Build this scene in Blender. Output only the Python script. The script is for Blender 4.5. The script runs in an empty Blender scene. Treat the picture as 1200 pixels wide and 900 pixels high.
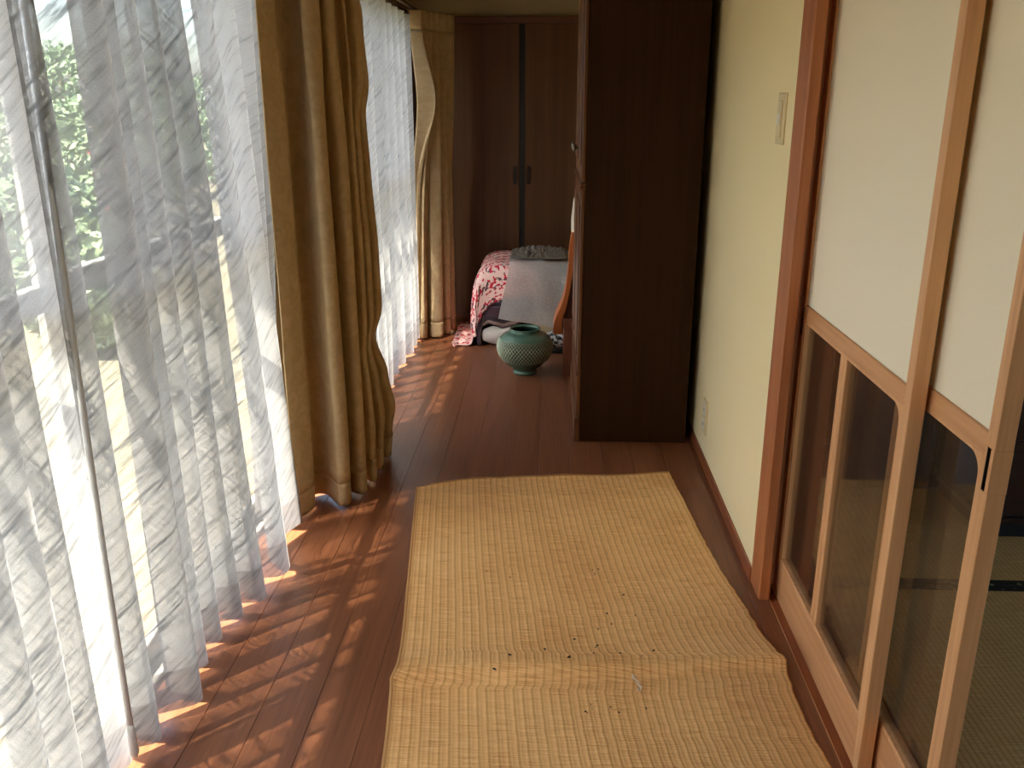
import bpy, bmesh, math, random
from mathutils import Vector, Matrix, noise
R = random.Random(7)
S = bpy.context.scene
COL = S.collection

# ---------------------------------------------------------------- camera
CAM_H = 1.35
F_PX = 1035.0
cd = bpy.data.cameras.new('camera')
cam = bpy.data.objects.new('camera', cd)
COL.objects.link(cam)
cd.sensor_width = 36.0
cd.lens = F_PX / 1200.0 * 36.0
cd.clip_start = 0.02
cd.clip_end = 200
PITCH = math.atan(330.0 / F_PX)
YAW = math.radians(2.5295)
cam.location = (0, 0, CAM_H)
cam.rotation_euler = (math.pi / 2 - PITCH, 0, YAW)
S.camera = cam

# ---------------------------------------------------------------- light and exposure
SUN_TAN = 1.72                       # tangent of the sun's elevation
w = bpy.data.worlds.new('sky')
S.world = w
w.use_nodes = True
nt = w.node_tree
sky = nt.nodes.new('ShaderNodeTexSky')
sky.sky_type = 'NISHITA'
sky.sun_disc = False
sky.sun_elevation = math.atan(SUN_TAN)
sky.sun_rotation = math.radians(225)
sky.air_density = 1.0
sky.dust_density = 4.0
bg = nt.nodes['Background']
nt.links.new(sky.outputs[0], bg.inputs[0])
bg.inputs[1].default_value = 0.46
sl = bpy.data.lights.new('sun', 'SUN')
sun = bpy.data.objects.new('sun', sl)
COL.objects.link(sun)
sl.energy = 14.0
sl.angle = math.radians(0.6)
sl.color = (1.0, 0.90, 0.76)
_h = math.sqrt(0.5)
sun.rotation_euler = Vector((_h, _h, -SUN_TAN)).to_track_quat('-Z', 'Y').to_euler()
sun.location = (-3, -3, 6)
S.view_settings.view_transform = 'Standard'
S.view_settings.look = 'None'
S.view_settings.gamma = 1.0
S.view_settings.use_curve_mapping = False
S.view_settings.exposure = 1.7
S.cycles.transparent_max_bounces = 32
S.cycles.max_bounces = 14
S.cycles.diffuse_bounces = 6
S.cycles.caustics_refractive = False
S.cycles.caustics_reflective = False

# ---------------------------------------------------------------- material helpers
def lin(r, g, b):
    f = lambda c: (c / 255 / 12.92) if c / 255 <= 0.04045 else ((c / 255 + 0.055) / 1.055) ** 2.4
    return (f(r), f(g), f(b), 1)

def newmat(name):
    m = bpy.data.materials.new(name)
    m.use_nodes = True
    n = m.node_tree.nodes
    return m, n, m.node_tree.links, n['Principled BSDF']

def plain(name, c, rough=0.6, metal=0.0, spec=0.5, bump=0.0, bscale=60, var=0.0):
    m, n, l, p = newmat(name)
    p.inputs['Base Color'].default_value = c
    p.inputs['Roughness'].default_value = rough
    p.inputs['Metallic'].default_value = metal
    p.inputs['Specular IOR Level'].default_value = spec
    if bump or var:
        tc = n.new('ShaderNodeTexCoord')
        tx = n.new('ShaderNodeTexNoise')
        tx.inputs['Scale'].default_value = bscale
        tx.inputs['Detail'].default_value = 4
        l.new(tc.outputs['Object'], tx.inputs['Vector'])
        if bump:
            b = n.new('ShaderNodeBump')
            b.inputs['Strength'].default_value = bump
            b.inputs['Distance'].default_value = 0.003
            l.new(tx.outputs[0], b.inputs['Height'])
            l.new(b.outputs[0], p.inputs['Normal'])
        if var:
            mx = n.new('ShaderNodeMix'); mx.data_type = 'RGBA'
            mx.inputs[6].default_value = tuple(x * (1 - var) for x in c[:3]) + (1,)
            mx.inputs[7].default_value = tuple(min(1, x * (1 + var)) for x in c[:3]) + (1,)
            l.new(tx.outputs[0], mx.inputs[0])
            l.new(mx.outputs[2], p.inputs['Base Color'])
    return m

def wood(name, dark, light, axis='Z', rough=0.45, grain=60.0, stretch=0.04, bump=0.15, spec=0.5, coat=0.0):
    """fine straight grain running along one axis"""
    m, n, l, p = newmat(name)
    tc = n.new('ShaderNodeTexCoord')
    mp = n.new('ShaderNodeMapping')
    sc = [grain, grain, grain]
    sc['XYZ'.index(axis)] = grain * stretch
    mp.inputs['Scale'].default_value = sc
    l.new(tc.outputs['Object'], mp.inputs['Vector'])
    a = n.new('ShaderNodeTexNoise'); a.inputs['Scale'].default_value = 1.0
    a.inputs['Detail'].default_value = 6; a.inputs['Roughness'].default_value = 0.65
    l.new(mp.outputs[0], a.inputs['Vector'])
    mp2 = n.new('ShaderNodeMapping')
    sc2 = [9, 9, 9]; sc2['XYZ'.index(axis)] = 0.7
    mp2.inputs['Scale'].default_value = sc2
    l.new(tc.outputs['Object'], mp2.inputs['Vector'])
    b = n.new('ShaderNodeTexNoise'); b.inputs['Scale'].default_value = 1.0
    b.inputs['Detail'].default_value = 3; b.inputs['Distortion'].default_value = 0.6
    l.new(mp2.outputs[0], b.inputs['Vector'])
    ad = n.new('ShaderNodeMath'); ad.operation = 'MULTIPLY_ADD'
    l.new(a.outputs[0], ad.inputs[0]); ad.inputs[1].default_value = 0.6
    mu = n.new('ShaderNodeMath'); mu.operation = 'MULTIPLY'; mu.inputs[1].default_value = 0.4
    l.new(b.outputs[0], mu.inputs[0]); l.new(mu.outputs[0], ad.inputs[2])
    r = n.new('ShaderNodeValToRGB')
    r.color_ramp.elements[0].position = 0.34; r.color_ramp.elements[0].color = dark
    r.color_ramp.elements[1].position = 0.66; r.color_ramp.elements[1].color = light
    l.new(ad.outputs[0], r.inputs[0])
    l.new(r.outputs[0], p.inputs['Base Color'])
    p.inputs['Roughness'].default_value = rough
    p.inputs['Specular IOR Level'].default_value = spec
    p.inputs['Coat Weight'].default_value = coat
    p.inputs['Coat Roughness'].default_value = 0.25
    bp = n.new('ShaderNodeBump'); bp.inputs['Strength'].default_value = bump
    bp.inputs['Distance'].default_value = 0.0015
    l.new(a.outputs[0], bp.inputs['Height']); l.new(bp.outputs[0], p.inputs['Normal'])
    return m

def glassmat(name, tint=(0.93, 0.95, 0.94, 1), dust=0.02):
    m, n, l, p = newmat(name)
    n.remove(p)
    o = n['Material Output']
    t = n.new('ShaderNodeBsdfTransparent'); t.inputs[0].default_value = tint
    g = n.new('ShaderNodeBsdfGlossy'); g.inputs['Roughness'].default_value = 0.02
    f = n.new('ShaderNodeFresnel')
    ge = n.new('ShaderNodeNewGeometry'); io = n.new('ShaderNodeMapRange')
    io.inputs[3].default_value = 1.5; io.inputs[4].default_value = 1 / 1.5
    l.new(ge.outputs['Backfacing'], io.inputs[0]); l.new(io.outputs[0], f.inputs[0])
    mx = n.new('ShaderNodeMixShader')
    l.new(f.outputs[0], mx.inputs[0]); l.new(t.outputs[0], mx.inputs[1]); l.new(g.outputs[0], mx.inputs[2])
    d = n.new('ShaderNodeBsdfDiffuse'); d.inputs[0].default_value = (0.7, 0.68, 0.62, 1)
    m2 = n.new('ShaderNodeMixShader'); m2.inputs[0].default_value = dust
    l.new(mx.outputs[0], m2.inputs[1]); l.new(d.outputs[0], m2.inputs[2])
    l.new(m2.outputs[0], o.inputs[0])
    return m

def sheermat(name, col, o_lo, o_hi, transl=0.55, angle=1.0):
    """woven voile: open mesh with denser slanting slubs; denser when seen along the cloth"""
    m, n, l, p = newmat(name)
    n.remove(p)
    out = n['Material Output']
    uv = n.new('ShaderNodeUVMap'); uv.uv_map = 'UVMap'
    def slub(rot, sx, sy, lo, hi, detail=3.0):
        mp = n.new('ShaderNodeMapping'); mp.vector_type = 'POINT'
        mp.inputs['Rotation'].default_value = (0, 0, math.radians(rot))
        l.new(uv.outputs[0], mp.inputs['Vector'])
        m2 = n.new('ShaderNodeMapping'); m2.inputs['Scale'].default_value = (sx, sy, 1)
        l.new(mp.outputs[0], m2.inputs['Vector'])
        t = n.new('ShaderNodeTexNoise'); t.inputs['Scale'].default_value = 1.0
        t.inputs['Detail'].default_value = detail; t.inputs['Roughness'].default_value = 0.7
        l.new(m2.outputs[0], t.inputs['Vector'])
        r = n.new('ShaderNodeMapRange'); r.inputs[1].default_value = lo; r.inputs[2].default_value = hi
        l.new(t.outputs[0], r.inputs[0])
        return r.outputs[0]
    a = slub(-38, 8, 84, 0.46, 0.64, 3.5)
    b = slub(-38, 2.5, 17, 0.42, 0.62, 2.0)
    c = slub(0, 420, 420, 0.3, 0.7, 1.0)
    mul = n.new('ShaderNodeMath'); mul.operation = 'MULTIPLY'; l.new(a, mul.inputs[0])
    ad0 = n.new('ShaderNodeMath'); ad0.operation = 'MULTIPLY_ADD'
    l.new(b, ad0.inputs[0]); ad0.inputs[1].default_value = 0.75; ad0.inputs[2].default_value = 0.25
    l.new(ad0.outputs[0], mul.inputs[1])
    mr = n.new('ShaderNodeMapRange'); mr.inputs[3].default_value = o_lo; mr.inputs[4].default_value = o_hi
    l.new(mul.outputs[0], mr.inputs[0])
    wv = n.new('ShaderNodeMath'); wv.operation = 'MULTIPLY_ADD'
    l.new(c, wv.inputs[0]); wv.inputs[1].default_value = 0.14; l.new(mr.outputs[0], wv.inputs[2])
    op = n.new('ShaderNodeMath'); op.operation = 'MINIMUM'; l.new(wv.outputs[0], op.inputs[0]); op.inputs[1].default_value = 0.985
    # thread cover grows with obliquity:  1-(1-o)^(1/cos)
    lw = n.new('ShaderNodeLayerWeight'); lw.inputs[0].default_value = 0.5
    cs = n.new('ShaderNodeMath'); cs.operation = 'SUBTRACT'; cs.inputs[0].default_value = 1.0; l.new(lw.outputs['Facing'], cs.inputs[1])
    mxm = n.new('ShaderNodeMath'); mxm.operation = 'MAXIMUM'; l.new(cs.outputs[0], mxm.inputs[0]); mxm.inputs[1].default_value = 0.1
    inv = n.new('ShaderNodeMath'); inv.operation = 'DIVIDE'; inv.inputs[0].default_value = angle; l.new(mxm.outputs[0], inv.inputs[1])
    s1 = n.new('ShaderNodeMath'); s1.operation = 'SUBTRACT'; s1.inputs[0].default_value = 1.0; l.new(op.outputs[0], s1.inputs[1])
    pw = n.new('ShaderNodeMath'); pw.operation = 'POWER'; l.new(s1.outputs[0], pw.inputs[0]); l.new(inv.outputs[0], pw.inputs[1])
    s2 = n.new('ShaderNodeMath'); s2.operation = 'SUBTRACT'; s2.inputs[0].default_value = 1.0; l.new(pw.outputs[0], s2.inputs[1])
    df = n.new('ShaderNodeBsdfDiffuse'); df.inputs[0].default_value = col
    tl = n.new('ShaderNodeBsdfTranslucent'); tl.inputs[0].default_value = col
    mx = n.new('ShaderNodeMixShader'); mx.inputs[0].default_value = transl
    l.new(df.outputs[0], mx.inputs[1]); l.new(tl.outputs[0], mx.inputs[2])
    # the denser slubs are a touch greyer yarn
    cm = n.new('ShaderNodeMix'); cm.data_type = 'RGBA'
    cm.inputs[6].default_value = col
    cm.inputs[7].default_value = tuple(x * 0.56 for x in col[:3]) + (1,)
    l.new(a, cm.inputs[0])
    l.new(cm.outputs[2], df.inputs[0]); l.new(cm.outputs[2], tl.inputs[0])
    tr = n.new('ShaderNodeBsdfTransparent')
    fm = n.new('ShaderNodeMixShader')
    l.new(s2.outputs[0], fm.inputs[0]); l.new(tr.outputs[0], fm.inputs[1]); l.new(mx.outputs[0], fm.inputs[2])
    l.new(fm.outputs[0], out.inputs[0])
    return m

def clothmat(name, c1, c2, transl=0.25, scale=40, weave=True):
    """opaque drapery with a faint tone-on-tone figure and slight translucency"""
    m, n, l, p = newmat(name)
    n.remove(p)
    out = n['Material Output']
    uv = n.new('ShaderNodeUVMap'); uv.uv_map = 'UVMap'
    t = n.new('ShaderNodeTexNoise'); t.inputs['Scale'].default_value = scale; t.inputs['Detail'].default_value = 3
    t.inputs['Distortion'].default_value = 1.2
    l.new(uv.outputs[0], t.inputs['Vector'])
    r = n.new('ShaderNodeValToRGB')
    r.color_ramp.elements[0].position = 0.42; r.color_ramp.elements[0].color = c1
    r.color_ramp.elements[1].position = 0.58; r.color_ramp.elements[1].color = c2
    l.new(t.outputs[0], r.inputs[0])
    df = n.new('ShaderNodeBsdfDiffuse'); tl = n.new('ShaderNodeBsdfTranslucent')
    l.new(r.outputs[0], df.inputs[0]); l.new(r.outputs[0], tl.inputs[0])
    mx = n.new('ShaderNodeMixShader'); mx.inputs[0].default_value = transl
    l.new(df.outputs[0], mx.inputs[1]); l.new(tl.outputs[0], mx.inputs[2])
    l.new(mx.outputs[0], out.inputs[0])
    return m

# ---------------------------------------------------------------- object helpers
def props(o, label=None, cat=None, group=None, kind=None):
    if label: o['label'] = label
    if cat: o['category'] = cat
    if group: o['group'] = group
    if kind: o['kind'] = kind
    return o

def empty(name, loc, label=None, cat=None, group=None, kind=None):
    o = bpy.data.objects.new(name, None)
    COL.objects.link(o)
    o.location = loc
    o.empty_display_size = 0.1
    return props(o, label, cat, group, kind)

def mesh_obj(name, verts, faces, mat, parent=None, smooth=False, base=None, uvs=None, mats=None, fmat=None):
    """verts are world coordinates; base = world origin of the object"""
    if base is None:
        if parent is not None:
            base = Vector((0, 0, 0))
        else:
            xs = [v[0] for v in verts]; ys = [v[1] for v in verts]; zs = [v[2] for v in verts]
            base = Vector(((min(xs) + max(xs)) / 2, (min(ys) + max(ys)) / 2, min(zs)))
    base = Vector(base)
    me = bpy.data.meshes.new(name)
    me.from_pydata([tuple(Vector(v) - base) for v in verts], [], faces)
    if uvs is not None:
        ul = me.uv_layers.new(name='UVMap')
        for lp in me.loops:
            ul.data[lp.index].uv = uvs[lp.vertex_index]
    for mm in (mats or [mat]):
        me.materials.append(mm)
    if fmat:
        for i, k in enumerate(fmat): me.polygons[i].material_index = k
    if smooth:
        for p in me.polygons: p.use_smooth = True
    me.update()
    o = bpy.data.objects.new(name, me)
    COL.objects.link(o)
    if parent is not None:
        o.parent = parent
        pw = Vector(parent.location)
        q = parent.parent
        while q is not None:
            pw += Vector(q.location); q = q.parent
        o.location = base - pw
    else:
        o.location = base
    return o

class MB:
    """collects boxes and prisms (with small bevels) into one mesh"""
    def __init__(s): s.v = []; s.f = []
    def box(s, x0, x1, y0, y1, z0, z1, b=0.0):
        x0, x1 = min(x0, x1), max(x0, x1); y0, y1 = min(y0, y1), max(y0, y1); z0, z1 = min(z0, z1), max(z0, z1)
        b = min(b, (x1 - x0) * .4, (y1 - y0) * .4, (z1 - z0) * .4)
        k = len(s.v)
        if b <= 0:
            for z in (z0, z1):
                for x, y in ((x0, y0), (x1, y0), (x1, y1), (x0, y1)): s.v.append((x, y, z))
            for f in ((0, 3, 2, 1), (4, 5, 6, 7), (0, 1, 5, 4), (1, 2, 6, 5), (2, 3, 7, 6), (3, 0, 4, 7)):
                s.f.append(tuple(k + i for i in f))
            return s
        bm = bmesh.new()
        bmesh.ops.create_cube(bm, size=1)
        for v in bm.verts:
            v.co = Vector(((x0 + x1) / 2 + v.co.x * (x1 - x0), (y0 + y1) / 2 + v.co.y * (y1 - y0), (z0 + z1) / 2 + v.co.z * (z1 - z0)))
        bmesh.ops.bevel(bm, geom=list(bm.edges), offset=b, segments=1, affect='EDGES', profile=0.5)
        bm.verts.ensure_lookup_table(); bm.verts.index_update()
        for v in bm.verts: s.v.append(tuple(v.co))
        for f in bm.faces: s.f.append(tuple(k + v.index for v in f.verts))
        bm.free()
        return s
    def prism(s, pts, axis, a, b):
        """pts: 2D outline; extruded along axis from a to b"""
        k = len(s.v); n = len(pts)
        def P(p, t):
            return {'X': (t, p[0], p[1]), 'Y': (p[0], t, p[1]), 'Z': (p[0], p[1], t)}[axis]
        for t in (a, b):
            for p in pts: s.v.append(P(p, t))
        s.f.append(tuple(k + i for i in range(n))[::-1]); s.f.append(tuple(k + n + i for i in range(n)))
        for i in range(n):
            j = (i + 1) % n
            s.f.append((k + i, k + j, k + n + j, k + n + i))
        return s
    def tube(s, pts, r, seg=10):
        """round bar along a polyline, r a number or a list"""
        pts = [Vector(p) for p in pts]
        k0 = len(s.v)
        for i, p in enumerate(pts):
            d = (pts[min(i + 1, len(pts) - 1)] - pts[max(i - 1, 0)]).normalized()
            u = d.orthogonal().normalized() if abs(d.z) < 0.9 else d.cross(Vector((0, 1, 0))).normalized()
            vv = d.cross(u)
            rr = r[i] if isinstance(r, (list, tuple)) else r
            for a in range(seg):
                t = 2 * math.pi * a / seg
                s.v.append(tuple(p + u * math.cos(t) * rr + vv * math.sin(t) * rr))
        for i in range(len(pts) - 1):
            for a in range(seg):
                b = (a + 1) % seg
                s.f.append((k0 + i * seg + a, k0 + i * seg + b, k0 + (i + 1) * seg + b, k0 + (i + 1) * seg + a))
        s.f.append(tuple(k0 + a for a in range(seg))[::-1])
        s.f.append(tuple(k0 + (len(pts) - 1) * seg + a for a in range(seg)))
        return s
    def lathe(s, prof, cx, cy, seg=32):
        k = len(s.v)
        for r, z in prof:
            for a in range(seg):
                t = 2 * math.pi * a / seg
                s.v.append((cx + r * math.cos(t), cy + r * math.sin(t), z))
        for i in range(len(prof) - 1):
            for a in range(seg):
                b = (a + 1) % seg
                s.f.append((k + i * seg + a, k + i * seg + b, k + (i + 1) * seg + b, k + (i + 1) * seg + a))
        return s
    def build(s, name, mat, parent=None, smooth=False, base=None, **kw):
        o = mesh_obj(name, s.v, s.f, mat, parent, smooth, base, **kw)
        bm = bmesh.new(); bm.from_mesh(o.data)
        bmesh.ops.recalc_face_normals(bm, faces=bm.faces)
        bm.to_mesh(o.data); bm.free()
        return o

def box(name, mat, x0, x1, y0, y1, z0, z1, b=0.0, parent=None, base=None):
    return MB().box(x0, x1, y0, y1, z0, z1, b).build(name, mat, parent, base=base)

def struct(o): o['kind'] = 'structure'; return o

def grid(name, fn, nu, nv, mat, parent=None, base=None, uvs=True, mats=None, fm=None, skip=None, smooth=True):
    """fn(i/nu, j/nv) -> (point, uv)"""
    V = []; U = []; Fc = []; FM = []
    for j in range(nv + 1):
        for i in range(nu + 1):
            p, uv = fn(i / nu, j / nv)
            V.append(p); U.append(uv)
    for j in range(nv):
        for i in range(nu):
            if skip and skip((i + .5) / nu, (j + .5) / nv): continue
            a = j * (nu + 1) + i
            Fc.append((a, a + 1, a + nu + 2, a + nu + 1))
            if fm: FM.append(fm((i + .5) / nu, (j + .5) / nv))
    return mesh_obj(name, V, Fc, mat, parent, smooth, base, uvs=U if uvs else None, mats=mats, fmat=FM if fm else None)

def catmull(P, n):
    """dense samples through 2D/3D points"""
    P = [Vector(p) for p in P]
    out = []
    for i in range(len(P) - 1):
        p0 = P[max(i - 1, 0)]; p1 = P[i]; p2 = P[i + 1]; p3 = P[min(i + 2, len(P) - 1)]
        for k in range(n):
            t = k / n
            out.append(0.5 * ((2 * p1) + (p2 - p0) * t + (2 * p0 - 5 * p1 + 4 * p2 - p3) * t * t + (3 * p1 - p0 - 3 * p2 + p3) * t ** 3))
    out.append(P[-1])
    return out

def interp(tab, t):
    """piecewise smooth table [(t, v)...]"""
    if t <= tab[0][0]: return tab[0][1]
    for (a, va), (b, vb) in zip(tab, tab[1:]):
        if t <= b:
            k = (t - a) / (b - a); k = k * k * (3 - 2 * k)
            return va + (vb - va) * k
    return tab[-1][1]

# ---------------------------------------------------------------- materials
M = {}
M['plank'] = wood('varnished_floor_wood', lin(104, 62, 40), lin(142, 90, 60), 'Y', 0.36, 90, 0.03, 0.22, 0.5)
M['under'] = plain('dark_subfloor', lin(38, 16, 8), 0.8)
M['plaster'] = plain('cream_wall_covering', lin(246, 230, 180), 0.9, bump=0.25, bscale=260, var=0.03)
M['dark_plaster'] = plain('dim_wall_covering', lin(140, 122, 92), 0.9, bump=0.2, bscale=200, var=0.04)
M['ceiling'] = plain('ceiling_board', lin(206, 180, 140), 0.8, var=0.08, bscale=8)
M['trim'] = wood('reddish_trim_wood', lin(160, 92, 52), lin(196, 126, 78), 'Z', 0.42, 70, 0.03, 0.1)
M['trim_y'] = wood('reddish_trim_wood_lengthwise', lin(120, 62, 32), lin(160, 92, 54), 'Y', 0.42, 70, 0.03, 0.1)
M['trim_x'] = wood('dark_lintel_wood', lin(70, 34, 18), lin(98, 52, 28), 'X', 0.45, 70, 0.03, 0.1)
M['cedar_z'] = wood('pale_cedar_upright', lin(202, 146, 96), lin(232, 180, 128), 'Z', 0.45, 80, 0.03, 0.1)
M['cedar_y'] = wood('pale_cedar_rail', lin(188, 130, 84), lin(222, 168, 116), 'Y', 0.45, 80, 0.03, 0.1)
def papermat():
    m, n, l, p = newmat('shoji_paper')
    n.remove(p)
    d = n.new('ShaderNodeBsdfDiffuse'); d.inputs[0].default_value = lin(254, 244, 216)
    t = n.new('ShaderNodeBsdfTranslucent'); t.inputs[0].default_value = lin(244, 234, 210)
    x = n.new('ShaderNodeMixShader'); x.inputs[0].default_value = 0.12
    l.new(d.outputs[0], x.inputs[1]); l.new(t.outputs[0], x.inputs[2])
    l.new(x.outputs[0], n['Material Output'].inputs[0])
    return m
M['paper'] = papermat()
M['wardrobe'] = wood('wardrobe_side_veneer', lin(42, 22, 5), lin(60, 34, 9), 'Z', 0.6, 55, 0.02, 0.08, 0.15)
M['wardrobe_front'] = wood('wardrobe_front_wood', lin(88, 52, 28), lin(124, 80, 48), 'Z', 0.28, 55, 0.02, 0.08)
M['closet'] = wood('closet_door_veneer', lin(76, 48, 30), lin(98, 66, 44), 'Z', 0.5, 38, 0.015, 0.06, 0.2)
M['dark_wood'] = wood('very_dark_wood', lin(36, 20, 14), lin(58, 34, 24), 'X', 0.3, 60, 0.03, 0.06)
M['black'] = plain('black_gap', lin(10, 8, 6), 0.7)
M['metal'] = plain('aged_metal', lin(120, 108, 92), 0.35, metal=0.8)
M['dark_metal'] = plain('dark_bronze_metal', lin(40, 30, 26), 0.35, metal=0.6)
M['alu'] = plain('anodised_aluminium', lin(176, 176, 172), 0.45, metal=0.2)
M['glass'] = glassmat('window_glass', (0.96, 0.98, 0.97, 1), 0.01)
M['door_glass'] = glassmat('shoji_glass', (0.78, 0.75, 0.70, 1), 0.008)
M['plastic'] = plain('aged_cream_plastic', lin(226, 208, 160), 0.4)
M['white_plastic'] = plain('white_plastic', lin(236, 230, 214), 0.35)
M['tatami'] = None
M['sheer'] = sheermat('grey_white_voile', (0.45, 0.445, 0.44, 1), 0.42, 0.94, 0.5, 1.2)
M['sheer_hem'] = sheermat('doubled_voile_hem', (0.34, 0.32, 0.31, 1), 0.66, 0.98, 0.5, 1.1)
M['rod'] = plain('grey_pull_rod', lin(214, 214, 212), 0.5)
M['drape'] = clothmat('beige_drapery', lin(190, 166, 128), lin(200, 176, 138), 0.17, 26)
M['drape_thin'] = clothmat('beige_drapery_lining', lin(214, 196, 158), lin(226, 210, 176), 0.4, 34)

# rush weave used by the mat and the tatami
def rushmat(name, c1, c2, pitch, run='Y', soil=0.2):
    m, n, l, p = newmat(name)
    tc = n.new('ShaderNodeTexCoord')
    sp = n.new('ShaderNodeSeparateXYZ'); l.new(tc.outputs['Object'], sp.inputs[0])
    ax = 0 if run == 'Y' else 1
    # fine reeds across the ribs
    mp = n.new('ShaderNodeMapping')
    mp.inputs['Scale'].default_value = (14, 420, 1) if run == 'Y' else (420, 14, 1)
    l.new(tc.outputs['Object'], mp.inputs['Vector'])
    a = n.new('ShaderNodeTexNoise'); a.inputs['Scale'].default_value = 1; a.inputs['Detail'].default_value = 3
    l.new(mp.outputs[0], a.inputs['Vector'])
    b = n.new('ShaderNodeTexNoise'); b.inputs['Scale'].default_value = 3.2; b.inputs['Detail'].default_value = 5
    l.new(tc.outputs['Object'], b.inputs['Vector'])
    mul = n.new('ShaderNodeMath'); mul.operation = 'MULTIPLY'; mul.inputs[1].default_value = 2 * math.pi / pitch
    l.new(sp.outputs[ax], mul.inputs[0])
    si = n.new('ShaderNodeMath'); si.operation = 'COSINE'; l.new(mul.outputs[0], si.inputs[0])
    # ribs: the reed dips under the warp thread at each rib joint
    mr = n.new('ShaderNodeMapRange'); mr.inputs[1].default_value = -1.0; mr.inputs[2].default_value = -0.35
    l.new(si.outputs[0], mr.inputs[0])
    ad = n.new('ShaderNodeMath'); ad.operation = 'MULTIPLY_ADD'
    l.new(b.outputs[0], ad.inputs[0]); ad.inputs[1].default_value = soil; l.new(a.outputs[0], ad.inputs[2])
    r = n.new('ShaderNodeValToRGB')
    r.color_ramp.elements[0].position = 0.50; r.color_ramp.elements[0].color = c1
    r.color_ramp.elements[1].position = 0.76; r.color_ramp.elements[1].color = c2
    l.new(ad.outputs[0], r.inputs[0])
    mx = n.new('ShaderNodeMix'); mx.data_type = 'RGBA'; mx.blend_type = 'MULTIPLY'
    mx.inputs[0].default_value = 1.0
    l.new(r.outputs[0], mx.inputs[6])
    cr = n.new('ShaderNodeValToRGB')
    cr.color_ramp.elements[0].color = (0.80, 0.73, 0.62, 1); cr.color_ramp.elements[1].color = (1, 1, 1, 1)
    l.new(mr.outputs[0], cr.inputs[0]); l.new(cr.outputs[0], mx.inputs[7])
    l.new(mx.outputs[2], p.inputs['Base Color'])
    p.inputs['Roughness'].default_value = 0.62
    p.inputs['Specular IOR Level'].default_value = 0.35
    bp = n.new('ShaderNodeBump'); bp.inputs['Strength'].default_value = 0.5; bp.inputs['Distance'].default_value = 0.0012
    hh = n.new('ShaderNodeMath'); hh.operation = 'MULTIPLY_ADD'
    l.new(mr.outputs[0], hh.inputs[0]); hh.inputs[1].default_value = 1.2; l.new(a.outputs[0], hh.inputs[2])
    l.new(hh.outputs[0], bp.inputs['Height']); l.new(bp.outputs[0], p.inputs['Normal'])
    return m
M['rush'] = rushmat('sun_browned_rush_weave', lin(214, 158, 96), lin(246, 202, 138), 0.0205, 'Y', 0.35)
M['tatami'] = rushmat('tatami_rush_weave', lin(184, 156, 100), lin(212, 186, 128), 0.015, 'Y', 0.2)

# ================================================================ THE SETTING
XW = 0.606          # face of the cream wall
XL = -0.97          # window plane
YB = 5.70           # end wall
ZC = 2.40           # ceiling

# floor: long boards side by side, 12.4 cm pitch
fl = empty('floor', (-0.17, 2.1, 0), kind='structure')
box('subfloor', M['under'], -1.02, 0.64, -1.5, 5.72, -0.06, -0.022, parent=fl)
seam = -0.912
edges = [-1.0, -0.912]
while edges[-1] < 0.60:
    edges.append(edges[-1] + 0.1248)
edges = [e for e in edges if e < 0.60] + [0.634]
first = None
for a, b in zip(edges, edges[1:]):
    for (y0, y1) in ((-1.5, 5.70),):
        MB().box(a + 0.0003, b - 0.0003, y0, y1, -0.022, 0.0, 0.0009).build('plank', M['plank'], fl)

# cream wall on the right, beyond the sliding doors
o = struct(box('wall_right', M['plaster'], XW, XW + 0.10, 2.34, YB, -0.02, ZC))
struct(box('wall_above_doors', M['plaster'], XW + 0.02, XW + 0.10, -1.5, 2.34, 1.86, ZC))
struct(box('baseboard_right', M['trim_y'], XW - 0.008, XW, 2.3405, YB, 0.0, 0.043, 0.0015))
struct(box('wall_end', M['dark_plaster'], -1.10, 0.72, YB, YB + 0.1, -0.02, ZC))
struct(box('wall_behind', M['plaster'], -1.10, 3.7, -1.6, -1.5, -0.02, ZC))
struct(box('ceiling', M['ceiling'], -1.10, 3.8, -1.6, 5.8, ZC, ZC + 0.08))

# window wall
wl = empty('wall_left', (XL, 2.1, 0), kind='structure')
W1 = (-0.10, 2.84); W2 = (3.22, 5.16)
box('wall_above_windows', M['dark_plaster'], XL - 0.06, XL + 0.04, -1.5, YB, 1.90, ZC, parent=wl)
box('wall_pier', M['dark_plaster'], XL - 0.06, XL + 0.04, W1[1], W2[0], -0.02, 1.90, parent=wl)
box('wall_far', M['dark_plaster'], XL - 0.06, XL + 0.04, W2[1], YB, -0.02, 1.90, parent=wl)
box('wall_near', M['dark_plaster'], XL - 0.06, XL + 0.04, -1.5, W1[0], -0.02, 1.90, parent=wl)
box('wall_under_windows', M['dark_plaster'], XL - 0.12, XL - 0.03, -1.5, YB, -0.5, -0.022, parent=wl)

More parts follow.
